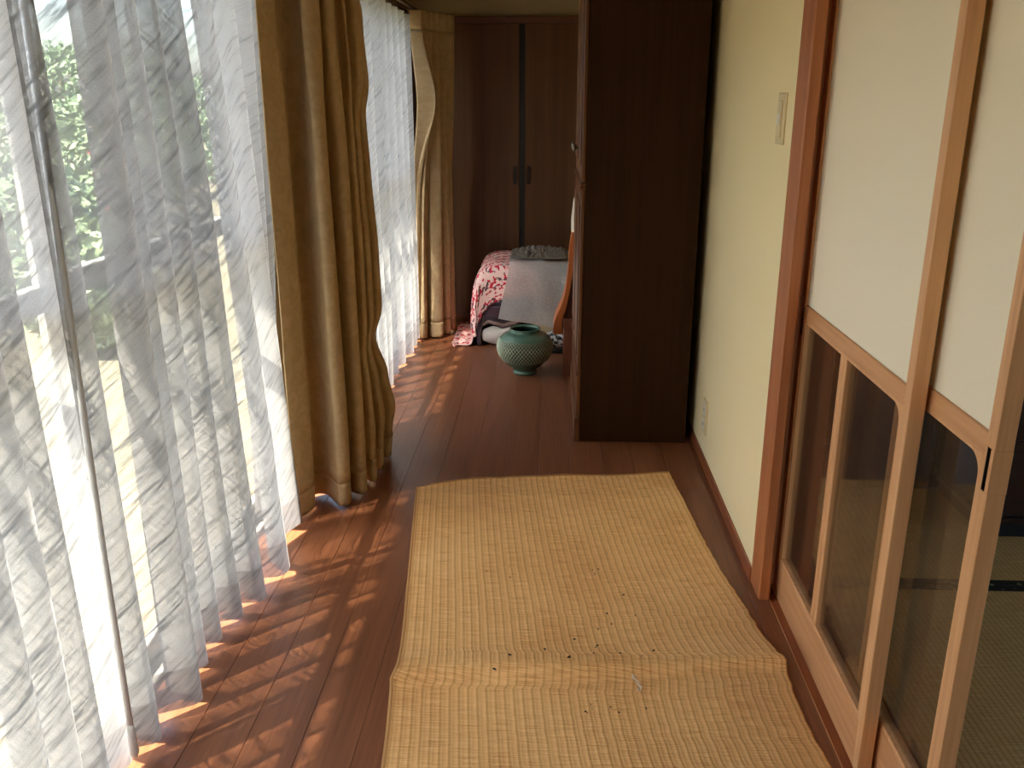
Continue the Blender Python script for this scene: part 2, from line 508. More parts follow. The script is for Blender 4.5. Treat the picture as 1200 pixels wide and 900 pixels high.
def window(nm, y0, y1, bounds):
    wn = empty(nm, (XL, (y0 + y1) / 2, 0), kind='structure')
    f = MB()
    f.box(XL - 0.05, XL + 0.03, y0, y1, -0.02, 0.015, 0.002)
    f.box(XL - 0.05, XL + 0.03, y0, y1, 1.86, 1.90, 0.002)
    f.box(XL - 0.05, XL + 0.03, y0, y0 + 0.03, 0.015, 1.86, 0.002)
    f.box(XL - 0.05, XL + 0.03, y1 - 0.03, y1, 0.015, 1.86, 0.002)
    f.build('window_frame', M['alu'], wn)
    for k, (a, b) in enumerate(bounds):
        x = XL + (0.008 if k % 2 else -0.022)
        s = MB()
        s.box(x - 0.012, x + 0.012, a, a + 0.045, 0.016, 1.858, 0.002)
        s.box(x - 0.012, x + 0.012, b - 0.045, b, 0.016, 1.858, 0.002)
        s.box(x - 0.012, x + 0.012, a + 0.045, b - 0.045, 0.016, 0.075, 0.002)
        s.box(x - 0.012, x + 0.012, a + 0.045, b - 0.045, 1.81, 1.858, 0.002)
        s.box(x - 0.012, x + 0.012, a + 0.045, b - 0.045, 0.972, 1.022, 0.002)
        so = s.build('sash', M['alu'], wn)
        MB().box(x - 0.0025, x + 0.0025, a + 0.04, b - 0.04, 0.07, 0.975).build('pane', M['glass'], so)
        MB().box(x - 0.0025, x + 0.0025, a + 0.04, b - 0.04, 1.018, 1.815).build('pane', M['glass'], so)
    return wn
window('window_1', W1[0], W1[1], [(-0.07, 0.86), (0.815, 1.69), (1.645, 2.81)])
window('window_2', W2[0], W2[1], [(3.25, 4.14), (4.095, 5.13)])

# post between wall and doors, sill and lintel
struct(box('trim_1', M['trim'], XW - 0.004, XW + 0.028, 2.236, 2.341, 0.0, 1.86, 0.0035))
struct(box('trim_2', M['trim'], XW + 0.0285, XW + 0.20, 2.338, 2.40, -0.02, 1.86))
sl_ = MB()
sl_.box(0.6365, 0.66, -1.5, 2.337, -0.022, -0.001, 0.0015)
sl_.box(0.66, 0.697, -1.5, 2.337, -0.022, -0.0045)
sl_.box(0.697, 0.70, -1.5, 2.337, -0.022, -0.001)
sl_.box(0.70, 0.737, -1.5, 2.337, -0.022, -0.0045)
sl_.box(0.737, 0.80, -1.5, 2.337, -0.022, -0.001)
struct(sl_.build('trim_3', M['trim_y']))
struct(box('trim_4', M['cedar_y'], 0.6347, 0.6362, -1.5, 2.337, -0.022, 0.0012))
struct(box('trim_5', M['trim_y'], XW - 0.004, 0.80, -1.5, 2.341, 1.7665, 1.86, 0.002))

# closet at the end of the corridor
struct(box('trim_6', M['trim_x'], -1.0, 0.60, YB - 0.03, YB - 0.0005, 1.80, 1.84, 0.002))
cl = empty('built_in_closet', (-0.19, YB - 0.02, 0), 'built-in closet with two dark brown tall doors across the end of the corridor', 'closet')
box('threshold', M['trim_x'], -0.97, 0.59, YB - 0.03, YB - 0.001, 0.0, 0.028, 0.001, parent=cl)
MB().box(-0.203, -0.171, YB - 0.020, YB - 0.001, 0.029, 1.799).build('centre_post', M['black'], cl)
for sgn, a, b in ((-1, -0.955, -0.205), (1, -0.170, 0.585)):
    d = MB().box(a, b, YB - 0.026, YB - 0.002, 0.030, 1.798, 0.0015).build('door', M['closet'], cl)
    hx = (-0.232 if sgn < 0 else -0.146)
    h = MB()
    h.prism([(hx - 0.009, 0.86), (hx - 0.012, 0.91), (hx - 0.009, 0.97), (hx + 0.009, 0.97), (hx + 0.012, 0.91), (hx + 0.009, 0.86)], 'Y', YB - 0.036, YB - 0.0265)
    h.build('handle', M['dark_metal'], d)

# eave over the windows, terrace
struct(box('roof_eave', M['dark_wood'], -1.463, -1.031, -2.5, 6.5, 2.35, 2.44))

# ================================================================ TATAMI ROOM beyond the sliding doors
struct(box('floor_tatami_room', M['under'], 0.80, 3.7, -1.5, 3.1, -0.09, -0.0565))
def tatami(x0, x1, y0, y1, lab):
    t = empty('tatami_mat', ((x0 + x1) / 2, (y0 + y1) / 2, -0.056), lab, 'tatami mat')
    MB().box(x0, x1, y0 + 0.03, y1 - 0.03, -0.056, 0.0, 0.002).build('rush_cover', M['tatami'], t)
    for a, b in ((y0 + 0.0005, y0 + 0.03), (y1 - 0.03, y1 - 0.0005)):
        MB().box(x0, x1, a, b, -0.056, 0.0012, 0.0015).build('cloth_border', M['heri'], t)
    return t
m, n, l, p = newmat('dark_brocade_border')
tc = n.new('ShaderNodeTexCoord'); vr = n.new('ShaderNodeTexVoronoi'); vr.inputs['Scale'].default_value = 45
l.new(tc.outputs['Object'], vr.inputs['Vector'])
r_ = n.new('ShaderNodeValToRGB')
r_.color_ramp.elements[0].position = 0.22; r_.color_ramp.elements[0].color = lin(120, 124, 92)
r_.color_ramp.elements[1].position = 0.34; r_.color_ramp.elements[1].color = lin(26, 30, 20)
l.new(vr.outputs['Distance'], r_.inputs[0]); l.new(r_.outputs[0], p.inputs['Base Color'])
p.inputs['Roughness'].default_value = 0.7
M['heri'] = m
tatami(0.803, 2.55, 1.44, 2.349, 'nearest tatami mat right of the sliding doors, brocade border on its far edge')
tatami(0.803, 2.55, 2.350, 3.08, 'tatami mat behind the dark brocade border, running under the dark chest')
tatami(0.803, 2.55, 0.53, 1.439, 'tatami mat seen low through the glass of the nearer sliding door')
struct(box('wall_room_end', M['dark_plaster'], 0.72, 3.7, 3.08, 3.16, -0.056, ZC))
struct(box('baseboard_room', M['trim_x'], 0.80, 3.6, 3.062, 3.0795, 0.001, 0.04, 0.001))
wrr = MB()
wrr.box(3.6, 3.7, -1.5, -1.0, -0.056, ZC).box(3.6, 3.7, 1.7, 3.08, -0.056, ZC).box(3.6, 3.7, -1.0, 1.7, -0.056, 0.75).box(3.6, 3.7, -1.0, 1.7, 1.85, ZC)
struct(wrr.build('wall_room_right', M['dark_plaster']))
w3 = empty('added_window', (3.65, 0.35, 0.75), kind='structure')  # unseen window, added to let light into the dark tatami room
for a, b in ((-1.0, 0.36), (0.34, 1.7)):
    so3 = MB().box(3.64, 3.665, a, a + 0.04, 0.752, 1.848).box(3.64, 3.665, b - 0.04, b, 0.752, 1.848).box(3.64, 3.665, a + 0.04, b - 0.04, 0.752, 0.80).box(3.64, 3.665, a + 0.04, b - 0.04, 1.80, 1.848).build('sash', M['alu'], w3)
    MB().box(3.65, 3.655, a + 0.038, b - 0.038, 0.798, 1.802).build('pane', M['glass'], so3)
struct(box('wall_room_near', M['dark_plaster'], 3.6, 3.7, -1.6, -1.5, -0.056, ZC))
fz = empty('sliding_closet_door', (1.1, 3.05, 0.0), 'dark brown sliding closet door at the back of the tatami room', 'door')
MB().box(0.81, 1.40, 3.035, 3.06, 0.0015, 1.76, 0.002).build('panel', M['dark_wood'], fz)
MB().box(0.81, 1.40, 3.030, 3.0345, 0.0015, 0.03, 0.001).box(0.81, 0.835, 3.030, 3.0345, 0.03, 1.76).box(1.375, 1.40, 3.030, 3.0345, 0.03, 1.76).build('rim', M['black'], fz)
ch = empty('dark_chest', (1.95, 2.85, 0.0), 'low glossy black-brown chest standing on the tatami, right edge of the photo', 'chest')
MB().box(1.42, 2.5, 2.66, 3.02, 0.0015, 0.05, 0.002).build('plinth', M['black'], ch)
MB().box(1.405, 2.52, 2.645, 3.025, 0.051, 0.072, 0.003).build('base_moulding', M['dark_wood'], ch)
MB().box(1.42, 2.5, 2.66, 3.02, 0.073, 0.86, 0.002).build('carcass', M['dark_wood'], ch)
for z0, z1 in ((0.09, 0.33), (0.34, 0.58), (0.59, 0.84)):
    dr = MB().box(1.44, 2.48, 2.648, 2.6595, z0, z1, 0.002).build('drawer', M['dark_wood'], ch)
    for hx in (1.7, 2.2):
        MB().tube([(hx - 0.05, 2.642, (z0 + z1) / 2), (hx, 2.632, (z0 + z1) / 2 - 0.012), (hx + 0.05, 2.642, (z0 + z1) / 2)], 0.004, 6).build('handle', M['dark_metal'], dr)
MB().box(1.40, 2.53, 2.635, 3.03, 0.861, 0.885, 0.003).build('top', M['dark_wood'], ch)

# ================================================================ SLIDING SHOJI DOORS
def shoji(y0, y1, xf, lab, pull_y, pull_z, far_pull):
    """y0 near edge, y1 far edge, xf corridor face"""
    d = empty('shoji_door', (xf + 0.015, (y0 + y1) / 2, -0.004), lab, 'door', 'sliding paper and glass doors')
    T = 0.030; x1 = xf + T
    sw = 0.028
    for a, b, near in ((y0, y0 + sw, True), (y1 - 0.036, y1, False)):
        st = MB()
        if (near and not far_pull) or (not near and far_pull):
            pz0, pz1 = pull_z
            py0, py1 = pull_y
            st.box(xf, x1, a, b, -0.004, pz0, 0.001)
            st.box(xf, x1, a, b, pz1, 1.7665, 0.001)
            st.box(xf, x1, a, py0, pz0, pz1)
            st.box(xf, x1, py1, b, pz0, pz1)
            st.box(xf + 0.010, x1, py0, py1, pz0, pz1)
            so = st.build('stile', M['cedar_z'], d)
            MB().box(xf + 0.0075, xf + 0.0098, py0, py1, pz0, pz1).box(xf + 0.0005, xf + 0.0075, py0, py0 + 0.001, pz0, pz1).box(xf + 0.0005, xf + 0.0075, py1 - 0.001, py1, pz0, pz1).box(xf + 0.0005, xf + 0.0075, py0, py1, pz0, pz0 + 0.001).build('finger_pull', M['black'], so)
        else:
            st.box(xf, x1, a, b, -0.004, 1.7665, 0.0015)
            st.build('stile', M['cedar_z'], d)
    ya, yb = y0 + sw, y1 - 0.036
    MB().box(xf + 0.001, x1 - 0.001, ya, yb, 1.72, 1.7665, 0.001).build('top_rail', M['cedar_y'], d)
    MB().box(xf + 0.001, x1 - 0.001, ya, yb, 0.812, 0.852, 0.0015).build('middle_rail', M['cedar_y'], d)
    MB().box(xf + 0.001, x1 - 0.001, ya, yb, -0.004, 0.112, 0.0015).build('bottom_rail', M['cedar_y'], d)
    # inner frame round the glass, near upper corner rounded
    r = 0.035; iw = 0.014
    zt, zb = 0.812, 0.112
    for_near = [(ya, zb), (ya + iw, zb + iw), ]
    fr = MB()
    cy, cz = ya + iw + r, zt - 0.006 - r
    arc = [(cy - r * math.cos(t), cz + r * math.sin(t)) for t in [math.pi / 2 * k / 8 for k in range(9)]]
    # near bar, top corner piece, bottom bar, far bar
    fr.box(xf + 0.002, x1 - 0.002, ya, ya + iw, zb, cz, 0.0)
    fr.prism([(ya, cz)] + arc + [(arc[-1][0], zt), (ya, zt)], 'X', xf + 0.002, x1 - 0.002)
    fr.box(xf + 0.002, x1 - 0.002, arc[-1][0], yb, zt - 0.006, zt)
    fr.box(xf + 0.003, x1 - 0.002, ya + iw, yb, zb, zb + 0.012)
    fr.box(xf + 0.003, x1 - 0.002, yb - 0.010, yb, zb + 0.012, zt - 0.006)
    fr.build('glass_frame', M['cedar_z'], d)
    ym = (ya + iw + yb) / 2 + 0.012
    mu = MB()
    mu.box(xf + 0.004, x1 - 0.004, ym - 0.022, ym - 0.002, zb + 0.012, zt - 0.006, 0.0015)
    mu.box(xf + 0.007, x1 - 0.007, ym - 0.002, ym + 0.002, zb + 0.012, zt - 0.006)
    mu.box(xf + 0.004, x1 - 0.004, ym + 0.002, ym + 0.022, zb + 0.012, zt - 0.006, 0.0015)
    mu.build('muntin', M['cedar_z'], d)
    MB().box(xf + 0.013, xf + 0.016, ya + 0.004, yb - 0.004, zb + 0.004, zt - 0.002).build('pane', M['door_glass'], d)
    # paper with its lattice behind
    MB().box(xf + 0.006, xf + 0.0068, ya + 0.0005, yb - 0.0005, 0.8525, 1.7195).build('paper', M['paper'], d)
    for k in range(1, 3):
        yy = ya + (yb - ya) * k / 3
        MB().box(xf + 0.0075, xf + 0.022, yy - 0.004, yy + 0.004, 0.853, 1.7195).build('lattice_bar', M['cedar_z'], d)
    for k in range(1, 4):
        zz = 0.8525 + 0.867 * k / 4
        MB().box(xf + 0.0072, xf + 0.020, ya + 0.001, yb - 0.001, zz - 0.004, zz + 0.004).build('lattice_bar', M['cedar_y'], d)
    return d
shoji(1.556, 2.302, 0.658, 'white paper sliding door with full centre bar in its glass, next to the cream wall', (2.272, 2.286), (0.768, 0.842), True)
shoji(1.314, 2.060, 0.696, 'half-hidden sliding door behind the first, dark finger pull on its near edge', (1.3235, 1.3355), (0.757, 0.83), False)

# ================================================================ WALL FITTINGS
sw = empty('light_switch', (XW, 2.4625, 1.243), 'cream switch plate high on the cream wall beside the brown post', 'switch')
MB().box(XW - 0.006, XW, 2.424, 2.502, 1.243, 1.374, 0.002).build('plate', M['plastic'], sw)
MB().box(XW - 0.0095, XW - 0.0062, 2.446, 2.480, 1.262, 1.355, 0.0012).build('surround', M['plastic'], sw)
MB().box(XW - 0.0125, XW - 0.0098, 2.450, 2.476, 1.293, 1.323, 0.001).build('rocker', M['white_plastic'], sw)
ou = empty('wall_socket', (XW, 3.243, 0.128), 'cream electrical outlet low on the wall near the wardrobe', 'socket')
MB().box(XW - 0.006, XW, 3.203, 3.283, 0.128, 0.262, 0.002).build('plate', M['plastic'], ou)
for z in (0.165, 0.222):
    fa = MB().box(XW - 0.009, XW - 0.0062, 3.225, 3.261, z - 0.022, z + 0.022, 0.001).build('socket_face', M['white_plastic'], ou)
    MB().box(XW - 0.0096, XW - 0.0091, 3.235, 3.237, z - 0.007, z + 0.007).box(XW - 0.0096, XW - 0.0091, 3.248, 3.250, z - 0.007, z + 0.007).build('slot', M['black'], fa)

# ================================================================ WARDROBE
wd = empty('wardrobe', (0.33, 3.92, 0), 'tall dark brown wooden wardrobe standing side-on against the cream wall', 'wardrobe')
X0, X1, Y0, Y1 = 0.128, 0.565, 3.45, 4.30
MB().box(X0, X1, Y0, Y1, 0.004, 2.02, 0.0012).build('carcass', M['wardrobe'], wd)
MB().box(0.106, X0 - 0.0005, Y0 - 0.002, Y1, 0.0, 0.104, 0.003).build('plinth', M['wardrobe_front'], wd)
for z0, z1, nm in ((0.112, 0.285, 'drawer'), (0.300, 1.028, 'door'), (1.058, 2.0, 'door')):
    for a, b, s in ((Y0 + 0.002, (Y0 + Y1) / 2 - 0.002, 0), ((Y0 + Y1) / 2 + 0.002, Y1 - 0.002, 1)):
        dd = MB().box(0.1125, X0 - 0.0005, a, b, z0, z1, 0.0025).build(nm, M['wardrobe_front'], wd)
        if nm == 'door':
            MB().box(0.108, 0.1120, a + 0.05, b - 0.05, z0 + 0.06, z1 - 0.06, 0.0015).build('panel', M['wardrobe_front'], dd)
        zk = (z0 + z1) / 2 if nm == 'drawer' else (1.172 if z0 > 1 else 0.85)
        yk = b - 0.10 if s == 0 else a + 0.10
        if nm == 'drawer' or z0 < 1: continue
        kb = MB().tube([(0.1125, yk, zk), (0.103, yk, zk), (0.0995, yk, zk), (0.094, yk, zk), (0.0855, yk, zk), (0.083, yk, zk)], [0.012, 0.006, 0.006, 0.017, 0.014, 0.004], 14)
        kb.build('knob', M['metal'], dd, smooth=True)
for z in (0.287, 1.031):
    MB().box(0.108, X0 + 0.0, Y0 - 0.0035, Y1, z, z + 0.010, 0.001).box(0.110, X0, Y0 - 0.003, Y1, z + 0.014, z + 0.022, 0.001).build('moulding', M['wardrobe_front'], wd)
MB().box(0.098, X1 + 0.01, Y0 - 0.012, Y1 + 0.01, 2.021, 2.06, 0.004).build('cornice', M['wardrobe_front'], wd)

# ================================================================ SHEER CURTAINS
def path_len(P):
    L = [0.0]
    for a, b in zip(P, P[1:]): L.append(L[-1] + (b - a).length)
    return L

def fold_curtain(name, hem, top, z0, z1, mat, hemmat=None, hemh=0.10, nz=40, parent=None, dens=6, mod=None, uvo=0.0, hemname='hem'):
    """hem and top: matching plan points (x, y) of the folded cloth, swept in z"""
    H = catmull([(x, y, 0) for x, y in hem], dens); Tt = catmull([(x, y, 0) for x, y in top], dens)
    L = path_len(H)
    n = len(H)
    def rows(za, zb, k, nm, mt, off=0.0):
        V = []; U = []; Fc = []
        for j in range(k + 1):
            z = za + (zb - za) * j / k
            t = (z - z0) / (z1 - z0)
            for i in range(n):
                p = H[i].lerp(Tt[i], t)
                x, y = p.x, p.y
                if mod:
                    x, y = mod(x, y, z, i / (n - 1))
                zz = z
                if j == 0 and za == z0:
                    zz = z + 0.006 * noise.noise(Vector((L[i] * 4, uvo, 3)))
                V.append((x, y, zz)); U.append((L[i] * 1.0 + uvo, z))
        for j in range(k):
            for i in range(n - 1):
                a = j * n + i
                Fc.append((a, a + 1, a + n + 1, a + n))
        return mesh_obj(nm, V, Fc, mt, parent, True, uvs=U)
    if hemmat:
        zh = z0 + hemh
        rows(zh, z1, nz, name, mat)
        rows(z0, zh, 4, hemname, hemmat)
    else:
        rows(z0, z1, nz, name, mat)

def folds(crests, depth, skew=0.0, w=0.5):
    """crests: (x, y). returns an omega-like plan path: crest, pulled-back flank, valley ..."""
    P = []
    for i, (x, y) in enumerate(crests):
        if i == 0:
            P.append((x - depth * 0.8, y - 0.05))
        yn = crests[i + 1][1] if i + 1 < len(crests) else y + 0.09
        xn = crests[i + 1][0] if i + 1 < len(crests) else x
        g = yn - y
        P.append((x - 0.010, y - 0.28 * g if i else y - 0.03))
        P.append((x, y - 0.03 * g))
        P.append((x - depth * 0.5, y + skew * g))
        d = depth * R.uniform(0.85, 1.1)
        P.append((x - d, y + (skew + 0.10) * g))
        P.append(((x + xn) / 2 - d * 0.95, y + 0.42 * g))
    return P

def wob(seed, amp):
    def f(x, y, z, s):
        return (x + amp * noise.noise(Vector((y * 3.0, z * 1.3, seed))), y + amp * 0.8 * noise.noise(Vector((y * 2.5, z * 1.1, seed + 9))))
    return f

ZT = 1.83
# panel left of the pull rod
sc1 = empty('sheer_curtain', (-0.85, 1.1, 0.03), 'patterned grey-white sheer curtain panel filling the far left edge, left of the pull rod', 'curtain', 'sheer curtains')
cr = [(-0.79, -0.14), (-0.80, 0.02), (-0.79, 0.19), (-0.80, 0.36), (-0.79, 0.52), (-0.80, 0.68), (-0.80, 0.83), (-0.79, 0.98), (-0.79, 1.13), (-0.81, 1.245), (-0.82, 1.335)]
ct = [(x, y - 0.015) for x, y in cr]
R.seed(3)
hp = folds(cr, 0.085); R.seed(3); tp = folds([(x - 0.02, y) for x, y in ct], 0.06)
hp += [(-0.872, 1.47), (-0.87, 1.50)]; tp += [(-0.872, 1.47), (-0.87, 1.50)]
fold_curtain('voile', hp, tp, 0.03, ZT, M['sheer'], M['sheer_hem'], 0.10, 30, sc1, 6, wob(1.0, 0.012), 0.0)
# main panel from the rod to the beige drape
sc2 = empty('sheer_curtain', (-0.85, 2.1, 0.03), 'grey-white slub sheer curtain in deep folds between the pull rod and the big beige drape', 'curtain', 'sheer curtains')
cr = [(-0.838, 1.571), (-0.796, 1.711), (-0.828, 1.842), (-0.835, 1.950), (-0.822, 2.060), (-0.792, 2.163), (-0.768, 2.333), (-0.80, 2.590), (-0.87, 2.625), (-0.885, 2.65)]
ct = [(-0.848, 1.515), (-0.800, 1.655), (-0.835, 1.765), (-0.838, 1.865), (-0.825, 1.930), (-0.795, 1.985), (-0.785, 2.12), (-0.80, 2.33), (-0.80, 2.53), (-0.80, 2.66)]
R.seed(5); hp = folds(cr, 0.085); R.seed(5); tp = folds(ct, 0.065)
hp = [(-0.865, 1.503)] + hp; tp = [(-0.865, 1.503 - 0.02)] + tp
fold_curtain('voile', hp, tp, 0.03, ZT, M['sheer'], M['sheer_hem'], 0.105, 36, sc2, 6, wob(4.0, 0.010), 7.3)
# its cut side edge
# sheer of the far window
sc3 = empty('sheer_curtain', (-0.80, 4.5, 0.01), 'bright sheer curtain at the far window, between the two beige drapes', 'curtain', 'sheer curtains')
cr = [(-0.82, 3.30), (-0.81, 3.44), (-0.80, 3.58), (-0.80, 3.72), (-0.77, 3.87), (-0.765, 4.02), (-0.775, 4.18), (-0.78, 4.36), (-0.78, 4.56), (-0.76, 4.76), (-0.77, 4.93), (-0.77, 5.06)]
ct = [(-0.82, 3.26), (-0.81, 3.40), (-0.80, 3.53), (-0.80, 3.66), (-0.80, 3.85), (-0.79, 4.05), (-0.785, 4.25), (-0.78, 4.40), (-0.775, 4.55), (-0.775, 4.72), (-0.77, 4.90), (-0.775, 5.08)]
R.seed(8); hp = folds(cr, 0.06); R.seed(8); tp = folds(ct, 0.055)
fold_curtain('voile', hp, tp, 0.012, 1.80, M['sheer'], M['sheer_hem'], 0.13, 30, sc3, 5, wob(7.0, 0.012), 15.1)
# rod
rd = MB()
rd.tube([(-0.86, 1.520, ZT), (-0.86, 1.509, 1.1), (-0.86, 1.496, 0.5), (-0.86, 1.496, 0.12)], 0.0068, 10)
rdo = empty('curtain_pull_rod', (-0.853, 1.495, 0.03), 'long thin grey rod hanging where the two near sheer panels meet', 'curtain rod')
rd.build('rod', M['rod'], rdo, smooth=True)
MB().tube([(-0.86, 1.496, 0.12), (-0.86, 1.496, 0.10), (-0.86, 1.496, 0.05), (-0.86, 1.496, 0.035)], [0.0068, 0.0085, 0.010, 0.004], 10).build('grip', M['rod'], rdo, smooth=True)

# rails
for y0, y1, lab in ((-0.3, 3.45, 'curtain rail over the near window above the sheers'), (3.5, 5.55, 'curtain rail over the far window above the gathered headings')):
    cr_ = empty('curtain_rail', (-0.84, (y0 + y1) / 2, 1.84), lab, 'rail', 'curtain rails')
    MB().box(-0.875, -0.853, y0, y1, 1.842, 1.858, 0.002).build('inner_track', M['metal'], cr_)
    MB().box(-0.80, -0.778, y0, y1, 1.842, 1.858, 0.002).build('outer_track', M['metal'], cr_)
    for yb_ in (y0 + 0.1, (y0 + y1) / 2, y1 - 0.1):
        MB().box(-0.932, -0.79, yb_ - 0.01, yb_ + 0.01, 1.859, 1.867).build('bracket', M['metal'], cr_)

# ================================================================ BEIGE DRAPES
def drape(name, lab, hem, top, z0, z1, mod, thick=0.004, uvo=0.0, head=True, center=(0, 0)):
    e = empty(name, (center[0], center[1], z0), lab, 'curtain', 'beige drapes')
    H = catmull([(x, y, 0) for x, y in hem], 7); Tt = catmull([(x, y, 0) for x, y in top], 7)
    L = path_len(H); n = len(H)
    def sheet(za, zb, k, nm, mt):
        V = []; U = []; Fc = []
        for j in range(k + 1):
            z = za + (zb - za) * j / k
            t = (z - z0) / (z1 - z0)
            for i in range(n):
                p = H[i].lerp(Tt[i], t ** 0.8)
                x, y = mod(p.x, p.y, z, i / (n - 1))
                V.append((x, y, z)); U.append((L[i] + uvo, z))
        for j in range(k):
            for i in range(n - 1):
                a = j * n + i
                Fc.append((a, a + 1, a + n + 1, a + n))
        o = mesh_obj(nm, V, Fc, mt, e, True, uvs=U)
        md = o.modifiers.new('thickness', 'SOLIDIFY'); md.thickness = thick; md.offset = 0
        return o
    sheet(z0 + 0.085, z1 - 0.07, 60, 'panel', M['drape'])
    sheet(z0, z0 + 0.084, 5, 'hem', M['drape'])
    sheet(z1 - 0.069, z1 + 0.03, 4, 'heading', M['drape'])
    return e

# near drape: plan path of hem (world), seen folds at the measured places
hem = [(-0.845, 2.66), (-0.825, 2.70), (-0.812, 2.765), (-0.835, 2.80), (-0.835, 2.86), (-0.79, 2.865), (-0.745, 2.80), (-0.722, 2.768),
       (-0.698, 2.785), (-0.70, 2.84), (-0.745, 2.90), (-0.735, 2.93), (-0.695, 2.885), (-0.662, 2.875), (-0.655, 2.92), (-0.70, 2.99),
       (-0.69, 3.02), (-0.65, 2.985), (-0.645, 3.03), (-0.69, 3.10), (-0.675, 3.125), (-0.64, 3.10), (-0.638, 3.15), (-0.68, 3.20),
       (-0.665, 3.225), (-0.632, 3.22), (-0.632, 3.27), (-0.70, 3.33), (-0.74, 3.40)]
top = []
for i, (x, y) in enumerate(hem):
    s = i / (len(hem) - 1)
    tx, ty = -0.80 + 0.13 * s, 2.60 + 0.66 * s
    bx, by = -0.83 + 0.17 * s, 2.68 + 0.62 * s
    top.append((tx + 0.85 * (x - bx), ty + 0.85 * (y - by)))
XR = [(0.0, 0.0), (0.12, 0.012), (0.22, 0.030), (0.35, 0.010), (0.50, -0.030), (0.62, 0.0), (0.80, -0.004), (1.10, -0.015), (1.30, -0.018), (1.42, 0.004), (1.62, -0.004), (1.83, -0.06)]
def mod1(x, y, z, s):
    k = max(0.0, (s - 0.45) / 0.55) ** 1.5
    x += k * interp(XR, z) * 1.25
    a = 0.010 * noise.noise(Vector((y * 6, z * 1.6, 2.2)))
    kk = math.exp(-((z - 1.55) / 0.18) ** 2) * 0.015
    return x + a - kk * math.sin(s * 30), y + 0.012 * noise.noise(Vector((y * 5, z * 1.4, 8.8)))
drape('beige_drape', 'large beige drape hanging to the floor in the middle, sunlit along its left edge', hem, top, 0.012, 1.805, mod1, uvo=0.0, center=(-0.73, 3.0))
# tucked edge: sheer light strip behind left edge is the lining
# far drape
hem2 = [(-0.80, 5.12), (-0.80, 5.16), (-0.79, 5.13), (-0.785, 5.10), (-0.79, 5.12), (-0.785, 5.12), (-0.765, 5.07), (-0.745, 5.065), (-0.735, 5.10), (-0.755, 5.15),
        (-0.73, 5.16), (-0.70, 5.10), (-0.655, 5.10), (-0.640, 5.13), (-0.665, 5.19), (-0.645, 5.20), (-0.615, 5.19), (-0.605, 5.22), (-0.635, 5.27), (-0.615, 5.29), (-0.592, 5.29),
        (-0.592, 5.33), (-0.63, 5.38), (-0.61, 5.41), (-0.60, 5.46), (-0.65, 5.52)]
top2 = []
for i, (x, y) in enumerate(hem2):
    s = i / (len(hem2) - 1)
    top2.append((-0.762 + 0.16 * s + (0.022 if i % 4 in (1, 2) else -0.022), 5.16 + 0.34 * s))
def mod2(x, y, z, s):
    k = math.exp(-((z - 1.36) / 0.26) ** 2) * max(0, 1 - abs(s - 0.12) / 0.16)
    x += 0.11 * k
    y += -0.02 * k
    return x + 0.012 * noise.noise(Vector((y * 5, z * 1.5, 5.2))), y
drape('beige_drape', 'narrower beige drape at the far window, in shadow beside the closet', hem2, top2, 0.012, 1.80, mod2, uvo=5.0, center=(-0.70, 5.25))

# ================================================================ RUSH MAT
matL = [(1.20, -0.330), (1.45, -0.335), (1.53, -0.342), (1.64, -0.352), (1.80, -0.371), (1.812, -0.361), (1.84, -0.360), (2.07, -0.383), (2.49, -0.429), (2.94, -0.477), (3.2, -0.50)]
matR = [(1.20, 0.640), (1.45, 0.628), (1.57, 0.612), (1.67, 0.599), (1.80, 0.594), (1.915, 0.600), (1.935, 0.581), (2.04, 0.573), (2.18, 0.561), (2.39, 0.526), (2.58, 0.507), (2.90, 0.481), (3.115, 0.463), (3.3, 0.45)]
def lerp_tab(tab, t):
    if t <= tab[0][0]: return tab[0][1]
    for (a, va), (b, vb) in zip(tab, tab[1:]):
        if t <= b: return va + (vb - va) * (t - a) / (b - a)
    return tab[-1][1]
matT = [(0.0, 2.945), (0.10, 2.985), (0.23, 3.036), (0.36, 3.062), (0.5, 3.063), (0.7, 3.083), (1.0, 3.115)]
NR = 44
def mat_pt(u, v, zoff=0.0):
    y_near = 1.20
    y_far = lerp_tab(matT, u) + 0.004 * noise.noise(Vector((u * 20, 0, 1)))
    vv = v
    y = y_near + (y_far - y_near) * vv
    xl = lerp_tab(matL, y); xr = lerp_tab(matR, y) + 0.004 * noise.noise(Vector((y * 30, 0, 4)))
    x = xl + (xr - xl) * u
    # crease running across the mat
    yc = 1.813 + 0.108 * u + 0.006 * math.sin(u * 9)
    d = y - yc
    hgt = 0.032 + 0.006 * math.sin(u * 5 + 1)
    if d < 0: bump = hgt * math.exp(-(d / 0.016) ** 2)
    else: bump = hgt * math.exp(-(d / 0.10) ** 2)
    bump += 0.004 * math.exp(-((y - 2.78 + 0.1 * u) / 0.05) ** 2) * (1 - u) + 0.003 * math.exp(-((y - 2.9) / 0.03) ** 2)
    bump += 0.0035 * (0.5 + noise.noise(Vector((x * 4, y * 3, 0))))
    edge = max(0, 1 - (y_far - y) / 0.02)
    bump += 0.006 * edge * (0.6 + 0.6 * math.sin(u * 14))
    rib = 0.0011 * abs(math.sin(math.pi * NR * u))
    return (x, y, 0.0035 + bump + rib + zoff), ((u * 0.95, y))
mt = empty('rush_mat', (0.1, 2.1, 0.0), 'large tan woven rush mat with a raised crease, lying on the corridor floor', 'mat')
def mfn(u, v):
    return mat_pt(u, v)
def uvr(n_):
    return n_
mo = grid('woven_sheet', mfn, NR * 6, 260, M['rush'], mt)
mo.modifiers.new('thickness', 'SOLIDIFY').thickness = 0.0022
mo.modifiers['thickness'].offset = -1
